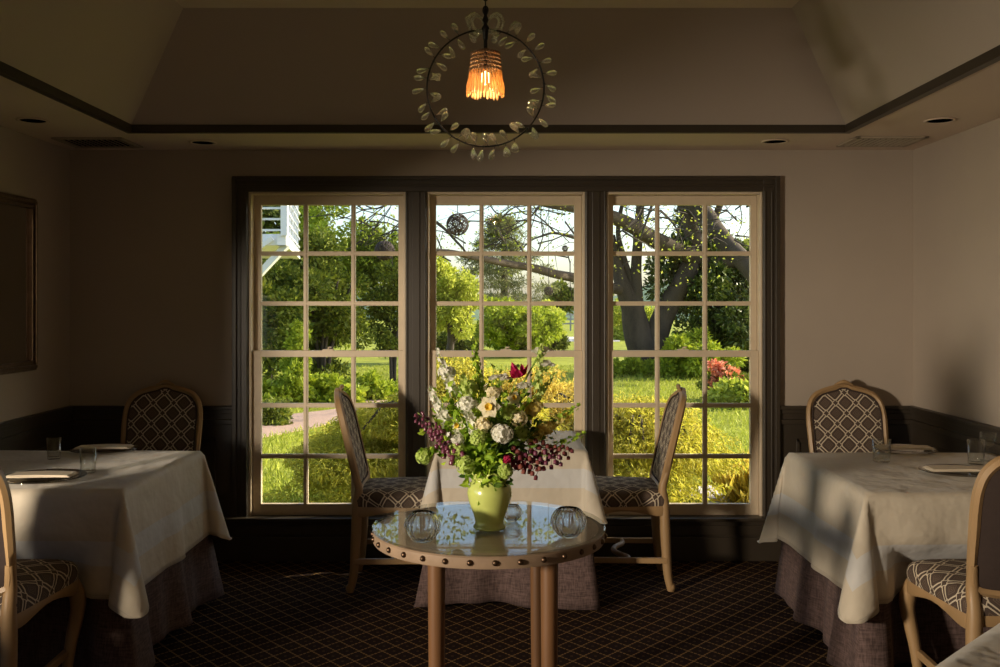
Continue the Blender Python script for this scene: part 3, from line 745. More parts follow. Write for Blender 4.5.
# vase
VD = (H-ZG)*F/(528-CY); VX = X(489.5, VD); VC = Vector((VX, VD, ZG))
r = empty('vase', VC, 0, 'lime green glazed ceramic vase holding the bouquet', 'vase')
mb = MB(); mb.lathe([(.0001, 0), (.047, 0), (.050, .003), (.050, .008), (.045, .013), (.044, .022), (.049, .042), (.058, .066), (.066, .090), (.069, .110), (.067, .126), (.060, .140), (.053, .148), (.051, .153), (.055, .160),
                  (.053, .162), (.048, .154), (.052, .140), (.060, .125), (.061, .105), (.040, .04), (.0001, .015)], 48)
autosmooth(mb.build('vase_body', M['vase'], r), 60)
mb = MB()
for k in range(9):   # curled openwork collar round the neck
    a = 2*PI*k/9; pts = []
    for q in range(14):
        t = 2*PI*q/13; aa = a+.30*math.cos(t); rr_ = .056+.004*math.sin(t); pts.append((rr_*math.cos(aa), rr_*math.sin(aa), .164+.014*math.sin(t)))
    mb.tube(pts, .0038, 8)
mb.build('openwork_collar', M['vase'], r, smooth=True)

# ------------------------------------------------------------------ pendant lamp
PD = 3.06; pc = P(485.5, 88, PD); RR = 58.5*PD/F
r = empty('pendant_lamp', (pc.x, pc.y, ZT), 0, 'crystal hoop pendant lamp with a glowing fringed bead shade', 'pendant lamp')
dz = pc.z-ZT
mb = MB(); mb.tube([(RR*math.cos(a), 0, dz+RR*math.sin(a)) for a in np.linspace(0, 2*PI, 97)[:-1]], .0030, 8, closed=True); mb.build('hoop', M['blackmetal'], r, smooth=True)
mb = MB(); top = dz+RR
mb.lathe([(.0001, 0), (.05, 0), (.05, -.01), (.03, -.03), (.008, -.04), (.0001, -.04)], 24); mb.build('ceiling_rose', M['blackmetal'], r, smooth=True)
mb = MB(); z_ = -.035; k = 0
while z_ > top+.055:   # chain of links
    a = PI/2*(k % 2); pts = [(math.cos(a)*.008*math.cos(t), math.sin(a)*.008*math.cos(t), z_-.012+.014*math.sin(t)) for t in np.linspace(0, 2*PI, 13)[:-1]]
    mb.tube(pts, .0022, 6, closed=True); z_ -= .022; k += 1
mb.build('chain', M['blackmetal'], r, smooth=True)
mb = MB(); mb.lathe([(.004, .07), (.009, .055), (.005, .045), (.010, .030), (.005, .018), (.012, .006), (.014, 0), (.009, -.010), (.008, -.030), (.004, -.036)], 16, (0, 0, top)); mb.build('stem', M['blackmetal'], r, smooth=True)
# drop factory
def drop_mb(base, d, L, W_):
    mb = MB(); d = Vector(d).normalized(); q = d.to_track_quat('Z', 'Y').to_matrix()
    prof = [(.0001, 0), (.12, .05), (.30, .25), (.46, .52), (.5, .70), (.42, .88), (.22, .98), (.0001, 1.0)]
    vs = []; n = 10
    for rr_, z in prof:
        for k in range(n):
            a = 2*PI*k/n; v = q @ Vector((rr_*W_*math.cos(a), rr_*W_*.62*math.sin(a), z*L)); vs.append(v+Vector(base))
    fs = []
    for i in range(len(prof)-1):
        for k in range(n): fs.append((i*n+k, i*n+(k+1) % n, (i+1)*n+(k+1) % n, (i+1)*n+k))
    mb.add(vs, fs); return mb
rd = random.Random(3); wires = MB()
for k in range(62):
    a = PI/2+.25+(2*PI-.5)*k/61+rd.uniform(-.03, .03)
    outw = 1 if k % 2 == 0 else -1
    b_ = Vector((RR*math.cos(a), rd.uniform(-.004, .004), dz+RR*math.sin(a))); rad = Vector((math.cos(a), rd.uniform(-.5, .5), math.sin(a)))
    tang = Vector((-math.sin(a), 0, math.cos(a)))*rd.uniform(-.7, .7)
    d = (rad*outw+tang).normalized(); L = rd.uniform(.034, .042)
    drop_mb(b_+d*.010, d, L, .028).build('crystal_drop', M['crystal'], r, smooth=True)
    wires.tube([b_, b_+d*.010], .0011, 5)
    if k % 3 == 0: wires.ball(b_, .0042, 6)
wires.build('wire_twists', M['blackmetal'], r, smooth=True)
# bow of beaded wire on top
mb = MB()
for sx in (-1, 1):
    for (w1, h1, ph) in ((.052, .062, 0), (.038, .050, .4)):
        pts = [Vector((sx*(.004+w1*(.5-.5*math.cos(t))*(1)), ph*.02*math.sin(t), top+.012+h1*.5*math.sin(t)+ (.5-.5*math.cos(t))*.012)) for t in np.linspace(0, 2*PI, 19)]
        mb.tube(pts, .0010, 5)
        for p in pts[1:-1]: mb.ball(p, .0055, 6)
    pts = catmull([(0, 0, top+.01), (sx*.02, 0, top-.012), (sx*.035, 0, top-.030)], 4)
    for p in pts: mb.ball(p, .0045, 6)
mb.build('beaded_bow', M['crystal'], r, smooth=True)
# shade: cap, bead rows, fringe of long glass beads
def warm_glass(name, c):
    m = bpy.data.materials.new(name); m.use_nodes = True; nt = m.node_tree; nt.nodes.clear()
    out = N(nt, 'ShaderNodeOutputMaterial'); mx = N(nt, 'ShaderNodeMixShader'); tr = N(nt, 'ShaderNodeBsdfTranslucent'); gl = N(nt, 'ShaderNodeBsdfPrincipled')
    tr.inputs[0].default_value = (*c, 1); gl.inputs['Base Color'].default_value = (*c, 1); gl.inputs['Roughness'].default_value = .15
    mx.inputs[0].default_value = .6; nt.links.new(gl.outputs[0], mx.inputs[1]); nt.links.new(tr.outputs[0], mx.inputs[2]); nt.links.new(mx.outputs[0], out.inputs[0]); return m
M['fringe'] = warm_glass('amber_glass_fringe', (.85, .62, .36)); M['bead'] = simple('brown_beads', (.30, .17, .09), .25, var=.3)
u = PD/F; sh = lambda py: (Z(py, PD)-ZT); x0 = (P(485.5, 0, PD).x-pc.x)
sr = MB(); sr.lathe([(.006, 0), (.014*1, -.004), (.040, -.014), (.043, -.018), (.042, -.020), (.012, -.008), (.006, -.004)], 32, (0, 0, sh(48))); cap = sr.build('shade_cap', M['bead'], r, smooth=True)
mb = MB()
for q in range(5):
    zz = sh(54+q*4.1)
    for k in range(30):
        a = 2*PI*k/30+(q % 2)*.1; rr_ = .0435+q*.0016
        mb.ball((rr_*math.cos(a), rr_*math.sin(a), zz), .0050, 6)
mb.build('bead_rows', M['bead'], cap, smooth=True)
rd = random.Random(5); mb = MB()
for k in range(30):
    a = 2*PI*k/30; l0 = sh(71); l1 = sh(95+rd.uniform(-1, 3)); r0, r1 = .050, .054+rd.uniform(-.002, .003)
    c_, s_ = math.cos(a), math.sin(a)
    mb.tube([(r0*c_, r0*s_, l0), (r0*c_*1.01, r0*s_*1.01, l0*.7+l1*.3), (r1*c_, r1*s_, l0*.35+l1*.65), (r1*c_, r1*s_, l1*.93+l0*.07), (r1*c_, r1*s_, l1)], [.0022, .0040, .0052, .0042, .0008], 6)
mb.build('glass_fringe', M['fringe'], r, smooth=True)
m, nt, b = newmat('lit_bulb'); b.inputs['Emission Color'].default_value = (1, .62, .25, 1); b.inputs['Emission Strength'].default_value = 9; b.inputs['Base Color'].default_value = (1, .8, .5, 1)
mb = MB(); mb.ball((0, 0, sh(78)), .016, 12, (1, 1, 1.4)); mb.build('bulb', m, r, smooth=True)
mb = MB(); mb.tube([(0, 0, top-.03), (0, 0, sh(68))], .006, 8); mb.build('lamp_holder', M['blackmetal'], r)
pl = bpy.data.lights.new('pendant_bulb_light', 'POINT'); pl.energy = .75; pl.color = (1, .66, .32); pl.shadow_soft_size = .012
plo = bpy.data.objects.new('pendant_bulb_light', pl); COL.objects.link(plo); plo.location = (pc.x, pc.y-.001, Z(92, PD))

# ------------------------------------------------------------------ garden
ZG0 = -.45
def gpt(px, py): D = (H-ZG0)*F/(py-CY); return Vector((X(px, D), D, ZG0))
M['lawn'] = simple('lawn_soil_grass', (.27, .29, .04), .95, var=.35, scale=1.6, bump=.5, bscale=12, spec=.1)
M['grass'] = leafmat('grass_blade', (.29, .35, .03), (.54, .56, .08), .38)
M['hedge'] = leafmat('hedge_leaf', (.06, .10, .01), (.30, .33, .035), .35)
M['bright'] = leafmat('bright_leaf', (.22, .30, .02), (.52, .58, .05), .38)
M['ygreen'] = leafmat('yellow_green_leaf', (.36, .42, .04), (.66, .68, .12), .45)
M['darkleaf'] = leafmat('dark_glossy_leaf', (.035, .06, .012), (.12, .16, .03), .25, (.30, .34, .08), rough=.3)
M['maple'] = leafmat('laceleaf_green_gold', (.40, .39, .03), (.76, .66, .10), .52)
M['maplegold'] = leafmat('laceleaf_gold', (.55, .42, .05), (.86, .68, .15), .52)
M['pine'] = leafmat('pine_needles', (.10, .13, .04), (.34, .34, .12), .3)
M['azalea'] = leafmat('coral_petals', (.75, .20, .10), (.85, .38, .22), .4)
M['bark'] = simple('grey_brown_bark', (.075, .055, .038), .95, var=.55, scale=5, bump=1.0, bscale=9, stretch=(1,1,.3))
M['barkdark'] = simple('dark_bark', (.06, .045, .035), .9, var=.2)
M['white'] = simple('white_painted_wood', (.80, .80, .78), .5, var=.02)
M['stone'] = simple('grey_flagstone', (.28, .27, .29), .8, var=.15, scale=5, bump=.2)
M['road'] = simple('pale_gravel', (.62, .55, .48), .9, var=.1, scale=2)
def brick_mat():
    m, nt, b = newmat('brick_paving'); tc = N(nt, 'ShaderNodeTexCoord'); bt = N(nt, 'ShaderNodeTexBrick')
    mp = N(nt, 'ShaderNodeMapping'); mp.inputs['Scale'].default_value = (4, 4, 4); nt.links.new(tc.outputs['Object'], mp.inputs[0]); nt.links.new(mp.outputs[0], bt.inputs[0])
    bt.inputs['Color1'].default_value = (.42, .26, .20, 1); bt.inputs['Color2'].default_value = (.50, .33, .26, 1); bt.inputs['Mortar'].default_value = (.30, .24, .20, 1)
    nt.links.new(bt.outputs[0], b.inputs['Base Color']); b.inputs['Roughness'].default_value = .9; return m
M['brick'] = brick_mat()
box_s('ground_lawn', (-90, YB+TB, ZG0-.1), (90, 130, ZG0), M['lawn'])
box_s('ground_side', (-40, -30, ZG0-.1), (XL-.7, YB+TB, ZG0), M['lawn'])

def leaf_mesh(name, mat, pts, size, aspect=.5, parent=None, loc=(0,0,0), droop=0.0, outward=None, jitter=.4, kind=None, upn=.0):
    """every leaf a small folded quad pair; pts is an (n,3) array"""
    n = len(pts)
    d = rng.normal(size=(n, 3)); 
    if outward is not None: d = d*.6+outward
    d[:, 2] -= droop*2.2; d /= np.linalg.norm(d, axis=1)[:, None]
    u = rng.normal(size=(n, 3)); u[:, 2] += upn; s_ = np.cross(d, u); s_ /= np.linalg.norm(s_, axis=1)[:, None]+1e-9
    nn = np.cross(s_, d)
    L = size*(1+jitter*rng.uniform(-1, 1, n))[:, None]; W_ = L*aspect*.5
    a = pts; b_ = pts+d*L*.5+s_*W_+nn*W_*.35; c = pts+d*L-nn*L*.12*(1 if droop == 0 else 2); e = pts+d*L*.5-s_*W_+nn*W_*.35
    v = np.stack([a, b_, c, e], 1).reshape(-1, 3)
    i = np.arange(n)*4
    f = np.stack([i, i+1, i+2, i, i+2, i+3], 1).reshape(-1, 3)
    me = bpy.data.meshes.new(name); me.vertices.add(len(v)); me.vertices.foreach_set('co', v.astype(np.float32).ravel())
    me.loops.add(f.size); me.loops.foreach_set('vertex_index', f.astype(np.int32).ravel())
    me.polygons.add(len(f)); me.polygons.foreach_set('loop_start', np.arange(0, f.size, 3, dtype=np.int32)); me.update(calc_edges=True)
    me.validate(); me.materials.append(mat)
    o = bpy.data.objects.new(name, me); COL.objects.link(o); o.location = loc
    if parent: o.parent = parent
    if kind: o['kind'] = kind
    return o
def blob_pts(blobs, n, shell=.55):
    """blobs: (x,y,z,rx,ry,rz)"""
    B = np.array(blobs, dtype=float); vol = (B[:, 3]*B[:, 4]*B[:, 5])**(2/3); pr = vol/vol.sum()
    idx = rng.choice(len(B), n, p=pr); d = rng.normal(size=(n, 3)); d /= np.linalg.norm(d, axis=1)[:, None]
    r_ = (shell+(1-shell)*rng.uniform(0, 1, n)**.6)[:, None]
    return B[idx, :3]+d*B[idx, 3:]*r_, d
def clump(c, R, k, sub, seed=None):
    """break an ellipsoid crown into many smaller clumps on its surface"""
    out = []; rr_ = np.random.default_rng(seed)
    for _ in range(k):
        d = rr_.normal(size=3); d /= np.linalg.norm(d); q = rr_.uniform(.35, .92)
        s_ = sub*rr_.uniform(.7, 1.3)
        out.append((c[0]+d[0]*R[0]*q, c[1]+d[1]*R[1]*q, c[2]+d[2]*R[2]*q, s_, s_, s_*.75))
    return out
def plant(name, label, cat, base, crowns, nleaf, size, mat, group=None, trunk=None, aspect=.5, k=26, sub=.35, seed=1, bark=None, droop=0, shell=.3):
    """crowns: (dx,dy,dz,rx,ry,rz) above the base"""
    r = empty(name, base, 0, label, cat, group); bl = []
    for i, c in enumerate(crowns): bl += clump(c[:3], c[3:], k, sub*min(c[3:])/1.0, seed+i*17)
    p, d = blob_pts(bl, int(nleaf*2.0), shell); size = size*.78
    p[:, 2] = np.maximum(p[:, 2], .01)
    leaf_mesh('foliage', mat, p, size, aspect, r, droop=droop, outward=d)
    if trunk:
        for t in trunk:
            mb = MB(); mb.tube(catmull(t[0], 5), list(np.interp(np.linspace(0, 1, (len(t[0])-1)*5+1), np.linspace(0, 1, len(t[1])), t[1])), 8); mb.build('stem' if len(trunk) > 1 else 'trunk', bark or M['barkdark'], r, smooth=True)
    return r
def stems(h, n, r0, spread, seed):
    rd = random.Random(seed); out = []
    for k in range(n):
        a = rd.uniform(0, 2*PI); out.append(([(0.05*math.cos(a), .05*math.sin(a), 0), (spread*.3*math.cos(a), spread*.3*math.sin(a), h*.4), (spread*math.cos(a+.4), spread*math.sin(a+.4), h)], [r0, r0*.7, r0*.3]))
    return out
# evergreen shrubs filling the left window
G1 = 'tall shrubs behind the brick path'
plant('evergreen_shrub', 'tall dark green shrub behind the brick path, far left of the window', 'shrub', (-4.75, 19.5, ZG0), [(0,0,1.7,1.35,1.2,1.75)], 9000, .13, M['hedge'], G1, stems(2.2, 4, .06, .7, 2), seed=3, k=40, sub=.34)
plant('evergreen_shrub', 'broad mid green shrub in the middle of the left window', 'shrub', (-3.75, 20.6, ZG0), [(0,0,1.5,1.0,1.0,1.7), (-.2,0,2.7,.8,.8,.9)], 9000, .13, M['hedge'], G1, stems(2.4, 4, .06, .6, 5), seed=9, k=36, sub=.34)
plant('deciduous_shrub', 'sunlit yellow-green shrub rising behind the dark ones in the left window', 'shrub', (-4.6, 24, ZG0), [(.1,0,2.6,1.6,1.3,1.9), (1.6,.3,3.0,1.0,1,.9)], 9000, .15, M['bright'], G1, stems(3, 5, .07, 1, 6), seed=14, k=36, sub=.33)
plant('conical_shrub', 'small conical yellow-green shrub before the tall shrubs', 'shrub', (-3.75, 17.9, ZG0), [(0,0,.6,.34,.34,.75), (0,0,1.2,.2,.2,.5)], 2600, .10, M['bright'], None, stems(1.2, 2, .03, .1, 7), seed=19, k=22, sub=.45)
plant('young_tree', 'slender young tree with thin dark stems beside the lawn, left window', 'tree', (-2.62, 23.5, ZG0), [(-.1,0,2.6,.85,.8,1.5), (-.1,0,1.3,.6,.6,.7)], 4200, .13, M['hedge'], None, stems(3.2, 4, .045, .45, 8), seed=23, k=22, sub=.33)
plant('shade_tree', 'tall dark tree behind the balcony, high in the left window', 'tree', (-8.3, 36, ZG0), [(0,0,5.5,2.3,2,2.1), (1.2,0,3.6,2,2,1.6)], 9000, .22, M['darkleaf'], None, [([(0,0,0),(0,0,2),(.2,0,5)], [.25,.2,.1])], seed=31, k=44, sub=.32)
# ground cover beside the path
G2 = 'low bright bushes edging the brick path'
for i, (px, py, rx, lab) in enumerate(((272, 407, .55, 'low bright green bush at the left end of the path edging'), (305, 404, .55, 'low bright green bush second from the left in the path edging'), (338, 404, .5, 'low bright green bush third from the left in the path edging'), (372, 399, .45, 'low bright green bush at the right end of the path edging'))):
    g = gpt(px, py); plant('low_bush', lab, 'bush', g, [(0,0,.18,rx,.5,.32)], 1700, .13, M['bright'], G2, seed=40+i, k=24, sub=.5, aspect=.6)
g = gpt(272, 424); plant('low_bush', 'dark green bush at the near side of the brick path', 'bush', g, [(-.1,0,.1,.42,.4,.30)], 1300, .10, M['hedge'], seed=47, k=20, sub=.5)
# brick path, far gravel drive
def ground_poly(name, pts, mat, dz, px=True):
    me = bpy.data.meshes.new(name); vs = [(*(gpt(a, b).xy), ZG0+dz) for a, b in pts]; n = len(vs)
    vs2 = [(x, y, ZG0-.02) for x, y, z in vs]
    me.from_pydata(vs+vs2, [], [tuple(range(n))]+[(i, (i+1) % n, (i+1) % n+n, i+n) for i in range(n)]); me.update(); me.materials.append(mat)
    o = bpy.data.objects.new(name, me); COL.objects.link(o); o['kind'] = 'structure'; return o
ground_poly('path_brick', [(200, 444), (262, 438), (310, 429), (342, 421), (372, 410), (400, 395), (402, 387), (392, 383), (380, 387), (372, 396), (352, 407), (325, 411), (262, 418), (200, 424)], M['brick'], .015)
ground_poly('path_gravel', [(480, 341.5), (620, 341.5), (620, 337.5), (540, 336.5), (480, 338)], M['road'], .01)
ground_poly('path_stone', [(690, 516), (770, 516), (770, 487), (735, 484), (712, 487), (704, 500)], M['stone'], .02)
# fallen flat stones
for i, (px, py, a) in enumerate(((697, 496, .20), (712, 492, .15))):
    g = gpt(px, py); mb = MB(); mb.lathe([(.0001, 0), (a, 0), (a*1.03, .015), (a*.92, .035), (.0001, .04)], 14, wob=lambda t, z: 1+.16*math.sin(2*t+i)+.08*math.sin(5*t))
    o = mb.build('flat_stone', simple('pale_stone', (.55, .50, .48), .8), None, g+Vector((0,0,.01))); tag(o, ('larger' if i == 0 else 'smaller')+' pale flat stone lying beside the grey flagstone path', 'stone', 'flat stones beside the path')
# grass tufts over the visible lawn
n = 60000
yy = rng.uniform(0, 1, n)**1.5*22+7; xx = rng.uniform(-.33, .33, n)*yy
keep = np.ones(n, bool)
pts = np.stack([xx, yy, np.full(n, ZG0)], 1)
d = np.zeros((n, 3)); d[:, 2] = 1.2
onp = np.zeros(n, bool); poly = [(200, 444), (262, 438), (310, 429), (342, 421), (372, 410), (400, 395), (402, 387), (392, 383), (380, 387), (372, 396), (352, 407), (325, 411), (262, 418), (200, 424)]
sx_, sy_ = CX+xx*F/yy, CY+(H-ZG0)*F/yy
for i in range(len(poly)):
    (ax, ay), (bx_, by_) = poly[i-1], poly[i]
    hit = ((ay > sy_) != (by_ > sy_)) & (sx_ < (bx_-ax)*(sy_-ay)/(by_-ay+1e-9)+ax); onp ^= hit
onp |= (sy_ > 484) & (sx_ > 702)
pts = pts[~onp]; d = d[~onp]
o = leaf_mesh('grass', M['grass'], pts, .085, .16, outward=d); tag(o, 'sunlit green lawn grass in front of the windows', 'grass', kind='stuff')

# laceleaf maples: weeping mounds of fine drooping foliage
def laceleaf(base, R, n, mat, label, seed, steps=9):
    r = empty('laceleaf_maple', base, 0, label, 'shrub', 'laceleaf maples below the windows'); rg_ = np.random.default_rng(seed)
    bl = []
    for _ in range(95):
        a = rg_.uniform(0, 2*PI); q = rg_.uniform(0, 1)**.6; lump = 1+.10*math.sin(3*a+seed)
        x, y = R[0]*q*math.cos(a)*lump, R[1]*q*math.sin(a); z = R[2]*max(0, 1-q*.96)**.55*(1+.10*rg_.uniform(-1, 1))
        s_ = rg_.uniform(.14, .30); bl.append((x, y, z-.05, s_*1.5, s_*1.5, s_*.42))
    p, d = blob_pts(bl, n, .5); p[:, 2] = np.maximum(p[:, 2], .03)
    d = d*.6; d[:, 2] -= .5
    leaf_mesh('foliage', mat, p, .052, .24, r, droop=.10, outward=d)
    for k in range(7):
        a = rg_.uniform(0, 2*PI); mb = MB(); e = Vector((R[0]*.75*math.cos(a), R[1]*.75*math.sin(a), R[2]*.62))
        mb.tube(catmull([(0,0,0), (e.x*.2, e.y*.2, R[2]*.55), (e.x*.6, e.y*.6, R[2]*.8), e], 5), list(np.linspace(.035, .008, 16)), 6); mb.build('branch', M['barkdark'], r, smooth=True)
    return r
laceleaf((-.52, 8.5, ZG0), (1.25, .95, 1.32), 66000, M['maple'], 'yellow-green laceleaf maple mound filling the lower left and middle windows', 2)
laceleaf((.35, 9.6, ZG0), (1.2, .8, 1.28), 52000, M['maplegold'], 'golden laceleaf maple behind the bouquet in the middle window', 5)
laceleaf((1.25, 8.9, ZG0), (.72, .8, 1.12), 38000, M['maple'], 'yellow-green laceleaf maple mound in the lower part of the right window', 8)
# grassy yellow plant at the lower right
g = gpt(748, 505); r = empty('ornamental_grass', g, 0, 'arching yellow ornamental grass at the lower right of the right window', 'plant')
p = np.zeros((420, 3))+rng.normal(size=(420, 3))*np.array([.10, .08, .0]); d = np.zeros((420, 3)); d[:, 2] = 1.2
leaf_mesh('blades', M['maplegold'], p, .40, .07, r, outward=d)
# right window planting
G3 = 'shrubs round the right-hand lawn'
g = gpt(690, 377); plant('green_hedge', 'green hedge bush behind the right lawn, below the dark-leaved tree', 'shrub', g, [(0,0,.45,1.3,.9,.65)], 4200, .17, M['bright'], G3, seed=61, k=36, sub=.36)
g = gpt(632, 376); plant('green_hedge', 'small green bush at the foot of the big tree', 'shrub', g, [(-.1,0,.2,.9,.7,.34)], 2200, .15, M['bright'], G3, seed=66, k=26, sub=.5)
g = gpt(745, 372); plant('green_hedge', 'dark green shrub at the right edge of the right window', 'shrub', g, [(0,0,.8,1.2,.9,1.1)], 4600, .16, M['hedge'], G3, seed=71, k=36, sub=.36)
g = gpt(722, 400); r = plant('azalea_bush', 'azalea bush with coral red blossom in the right window', 'bush', g, [(0,0,.35,.46,.42,.36)], 1500, .10, M['hedge'], None, stems(.5, 4, .02, .2, 71), seed=73, k=24, sub=.4)
bl = clump((0,-.05,.40), (.46,.42,.36), 30, .10, 4); p, d = blob_pts(bl, 1500, .5); leaf_mesh('blossom', M['azalea'], p, .075, .8, r, outward=d)
g = gpt(738, 408); plant('bright_perennials', 'bright lime green leafy plants in front of the azalea', 'plant', g, [(0,0,.16,.62,.35,.26)], 1600, .14, M['ygreen'], None, seed=77, k=26, sub=.5, aspect=.6)
g = gpt(724, 362); plant('magnolia_tree', 'dark glossy-leaved tree right of the big bare trunk', 'tree', (6.0, 26.5, ZG0), [(0,0,2.2,1.9,1.5,1.9), (-.6,0,3.0,1.3,1.2,1.5), (.9,0,1.4,1.4,1.2,1.3)], 9500, .21, M['darkleaf'], None, stems(3.2, 3, .10, .5, 12), seed=81, k=34, sub=.28, aspect=.45)
plant('fern_bush', 'pale feathery bush below the dark-leaved tree', 'bush', (gpt(712, 372).x, gpt(712, 372).y, ZG0), [(.2,0,.9,.9,.6,.75)], 3600, .16, M['bright'], None, seed=85, k=26, sub=.38, aspect=.3)
plant('shade_tree', 'far yellow-green tree top at the upper right of the right window', 'tree', (9.9, 40, ZG0), [(0,0,3.0,1.3,1.3,1.9)], 5000, .2, M['ygreen'], None, [([(0,0,0),(0,0,1.2),(0,0,3)], [.15,.12,.05])], seed=88, k=30, sub=.34)
# middle distance trees seen through the middle window
G4 = 'rounded trees beyond the lawn'
plant('rounded_tree', 'yellow-green rounded tree at the left of the middle window', 'tree', (-1.65, 30.5, ZG0), [(0,0,1.7,1.25,1.1,.95), (-.3,0,2.6,.9,.9,.8)], 6500, .17, M['ygreen'], G4, [([(0,0,0),(.1,0,.9),(-.1,0,2)], [.14,.11,.05]), ([(.05,0,.5),(.5,0,1.2),(.8,0,2)], [.07,.05,.03])], seed=91, k=40, sub=.3)
plant('rounded_tree', 'green rounded tree in the centre of the middle window', 'tree', (.25, 34, ZG0), [(0,0,1.15,1.2,1.2,.95), (1.1,.3,1.0,.8,1,.8)], 6500, .19, M['bright'], G4, [([(0,0,0),(.1,0,.8),(0,0,1.6)], [.14,.11,.05])], seed=95, k=40, sub=.32)
plant('rounded_tree', 'small yellow-green tree behind the stem line in the right part of the middle window', 'tree', (2.1, 44, ZG0), [(0,0,1.15,1.1,1.2,.95)], 4200, .2, M['ygreen'], G4, [([(0,0,0),(0,0,.8),(0,0,1.8)], [.12,.1,.05])], seed=98, k=30, sub=.32)
plant('low_bush', 'row of dark bush under the middle window trees', 'bush', (.3, 37, ZG0), [(-1.8,0,.35,1.5,.6,.55), (.9,0,.35,1.5,.6,.55)], 5200, .18, M['hedge'], None, seed=101, k=30, sub=.5)
plant('rounded_tree', 'low yellow-green tree seen left of the big trunk in the right window', 'tree', (6.5, 50, ZG0), [(0,0,.9,1.9,1.2,1.3)], 4200, .22, M['ygreen'], G4, [([(0,0,0),(0,0,.5),(0,0,.9)], [.12,.1,.05])], seed=104, k=30, sub=.4)
# layered pine
r = empty('pine_tree', (.15, 52, ZG0), 0, 'tall layered pine rising behind the rounded trees in the middle window', 'tree')
mb = MB(); mb.tube([(0,0,0),(.1,0,2.5),(.0,0,6.2)], [.28,.22,.08], 8); mb.build('trunk', M['barkdark'], r, smooth=True)
bl = []; rg_ = np.random.default_rng(5)
for lv, (zc, sp) in enumerate(((2.2, 2.1), (2.9, 2.3), (3.6, 2.0), (4.3, 1.6), (5.0, 1.2), (5.7, .8), (6.2, .4))):
    for _ in range(9):
        a = rg_.uniform(0, 2*PI); q = rg_.uniform(.3, 1)*sp*1.15; bl.append((q*math.cos(a), q*math.sin(a)*.8, zc+rg_.uniform(-.2, .2), .62, .5, .20))
p, d = blob_pts(bl, 12000, .2); leaf_mesh('foliage', M['pine'], p, .30, .12, r, outward=d*.4)
# far hills
def hill(x0, x1, y, hs, mat, nm):
    mb = MB(); n = len(hs); vs = []
    for i, h_ in enumerate(hs):
        x = x0+(x1-x0)*i/(n-1); vs += [(x, y-6, ZG0-.05), (x, y, ZG0+h_), (x, y+12, ZG0-.05)]
    fs = []
    for i in range(n-1): fs += [(3*i, 3*i+3, 3*i+4, 3*i+1), (3*i+1, 3*i+4, 3*i+5, 3*i+2)]
    mb.add(vs, fs); o = mb.build(nm, mat, None, smooth=True); o['kind'] = 'structure'
M['hill'] = simple('hazy_wooded_hill', (.13, .19, .11), 1, var=.3, scale=.25)
rd = random.Random(11); hill(-80, 80, 112, [2.4+1.5*math.sin(i*.55)+rd.uniform(0, .6) for i in range(60)], M['hill'], 'ground_hills')
plant('far_woodland', 'dark rounded far trees at the right side of the middle window', 'trees', (6.6, 88, ZG0), [(-1,0,2.2,1.9,2,1.6), (1.5,0,2.8,2,2,1.6)], 3500, .42, M['hedge'], None, seed=108, k=30, sub=.3)
# field fence
r = empty('field_fence', (X(556, 66), 66, ZG0), 0, 'low grey post and rail fence beyond the drive', 'fence')
mb = MB()
for z in (.45, .75, 1.05): mb.box((-2.6, -.03, z), (3.4, .03, z+.09))
mb.build('rail', M['stone'], r)
for k in range(6): mb = MB(); mb.box((-2.6+k*1.18, -.06, 0), (-2.5+k*1.18, .06, 1.2)); mb.build('post', M['stone'], r)

# the big bare tree: trunk and limbs with real girth, limbs reaching towards the house
TD = 26.0
r = empty('large_tree', (X(652, TD), TD, ZG0), 0, 'large old tree with forked trunk and sweeping bare limbs in the right window', 'tree'); base = Vector((X(652, TD), TD, ZG0))
def limb(name, pts, w0, w1, D0=TD, D1=TD, smooth=5, n=10):
    m = len(pts); ps = []
    for i, (a, b) in enumerate(pts): D = D0+(D1-D0)*i/(m-1); ps.append(P(a, b, D)-base)
    k = (m-1)*smooth+1; u_ = np.linspace(0, 1, k); rad = [(w0+(w1-w0)*t)*(D0+(D1-D0)*t)/F/2 for t in u_]
    mb = MB(); mb.tube(catmull(ps, smooth), rad, n); mb.build(name, M['bark'], r, smooth=True); return ps
zb = (652, CY+(H-ZG0)*F/TD)
limb('trunk', [(652, zb[1]+1), (648, 358), (640, 340), (635, 322), (632, 308), (626, 294), (620, 277), (615, 255), (612, 235)], 38, 6, n=14)
limb('trunk', [(654, zb[1]+1), (654, 350), (660, 325), (670, 303), (684, 280), (692, 260), (697, 244)], 26, 17, n=14)
limb('limb', [(642, 345), (639, 320), (637, 300), (636, 272), (638, 238), (641, 195)], 17, 8)
limb('limb', [(632, 308), (630, 280), (624, 258), (618, 232), (622, 205)], 8, 4)
limb('limb', [(697, 258), (668, 246), (648, 236), (632, 226), (612, 217), (590, 211), (572, 207), (548, 203), (530, 198)], 19, 9, TD, 22)
limb('limb', [(697, 246), (690, 225), (686, 208), (678, 190)], 18, 14)
limb('limb', [(690, 205), (703, 212), (716, 231), (732, 250), (750, 268), (775, 300)], 18, 20, TD, 23.5)
limb('limb', [(712, 226), (718, 210), (726, 192)], 8, 6)
limb('limb', [(700, 262), (715, 262), (735, 262), (760, 262)], 14, 12)
limb('limb', [(622, 290), (600, 285), (575, 278), (555, 274), (533, 268), (509, 264), (485, 259), (468, 256)], 11, 6, TD, 20)
limb('limb', [(468, 256), (452, 252), (436, 250)], 6, 3, 20, 19)
tw = MB()
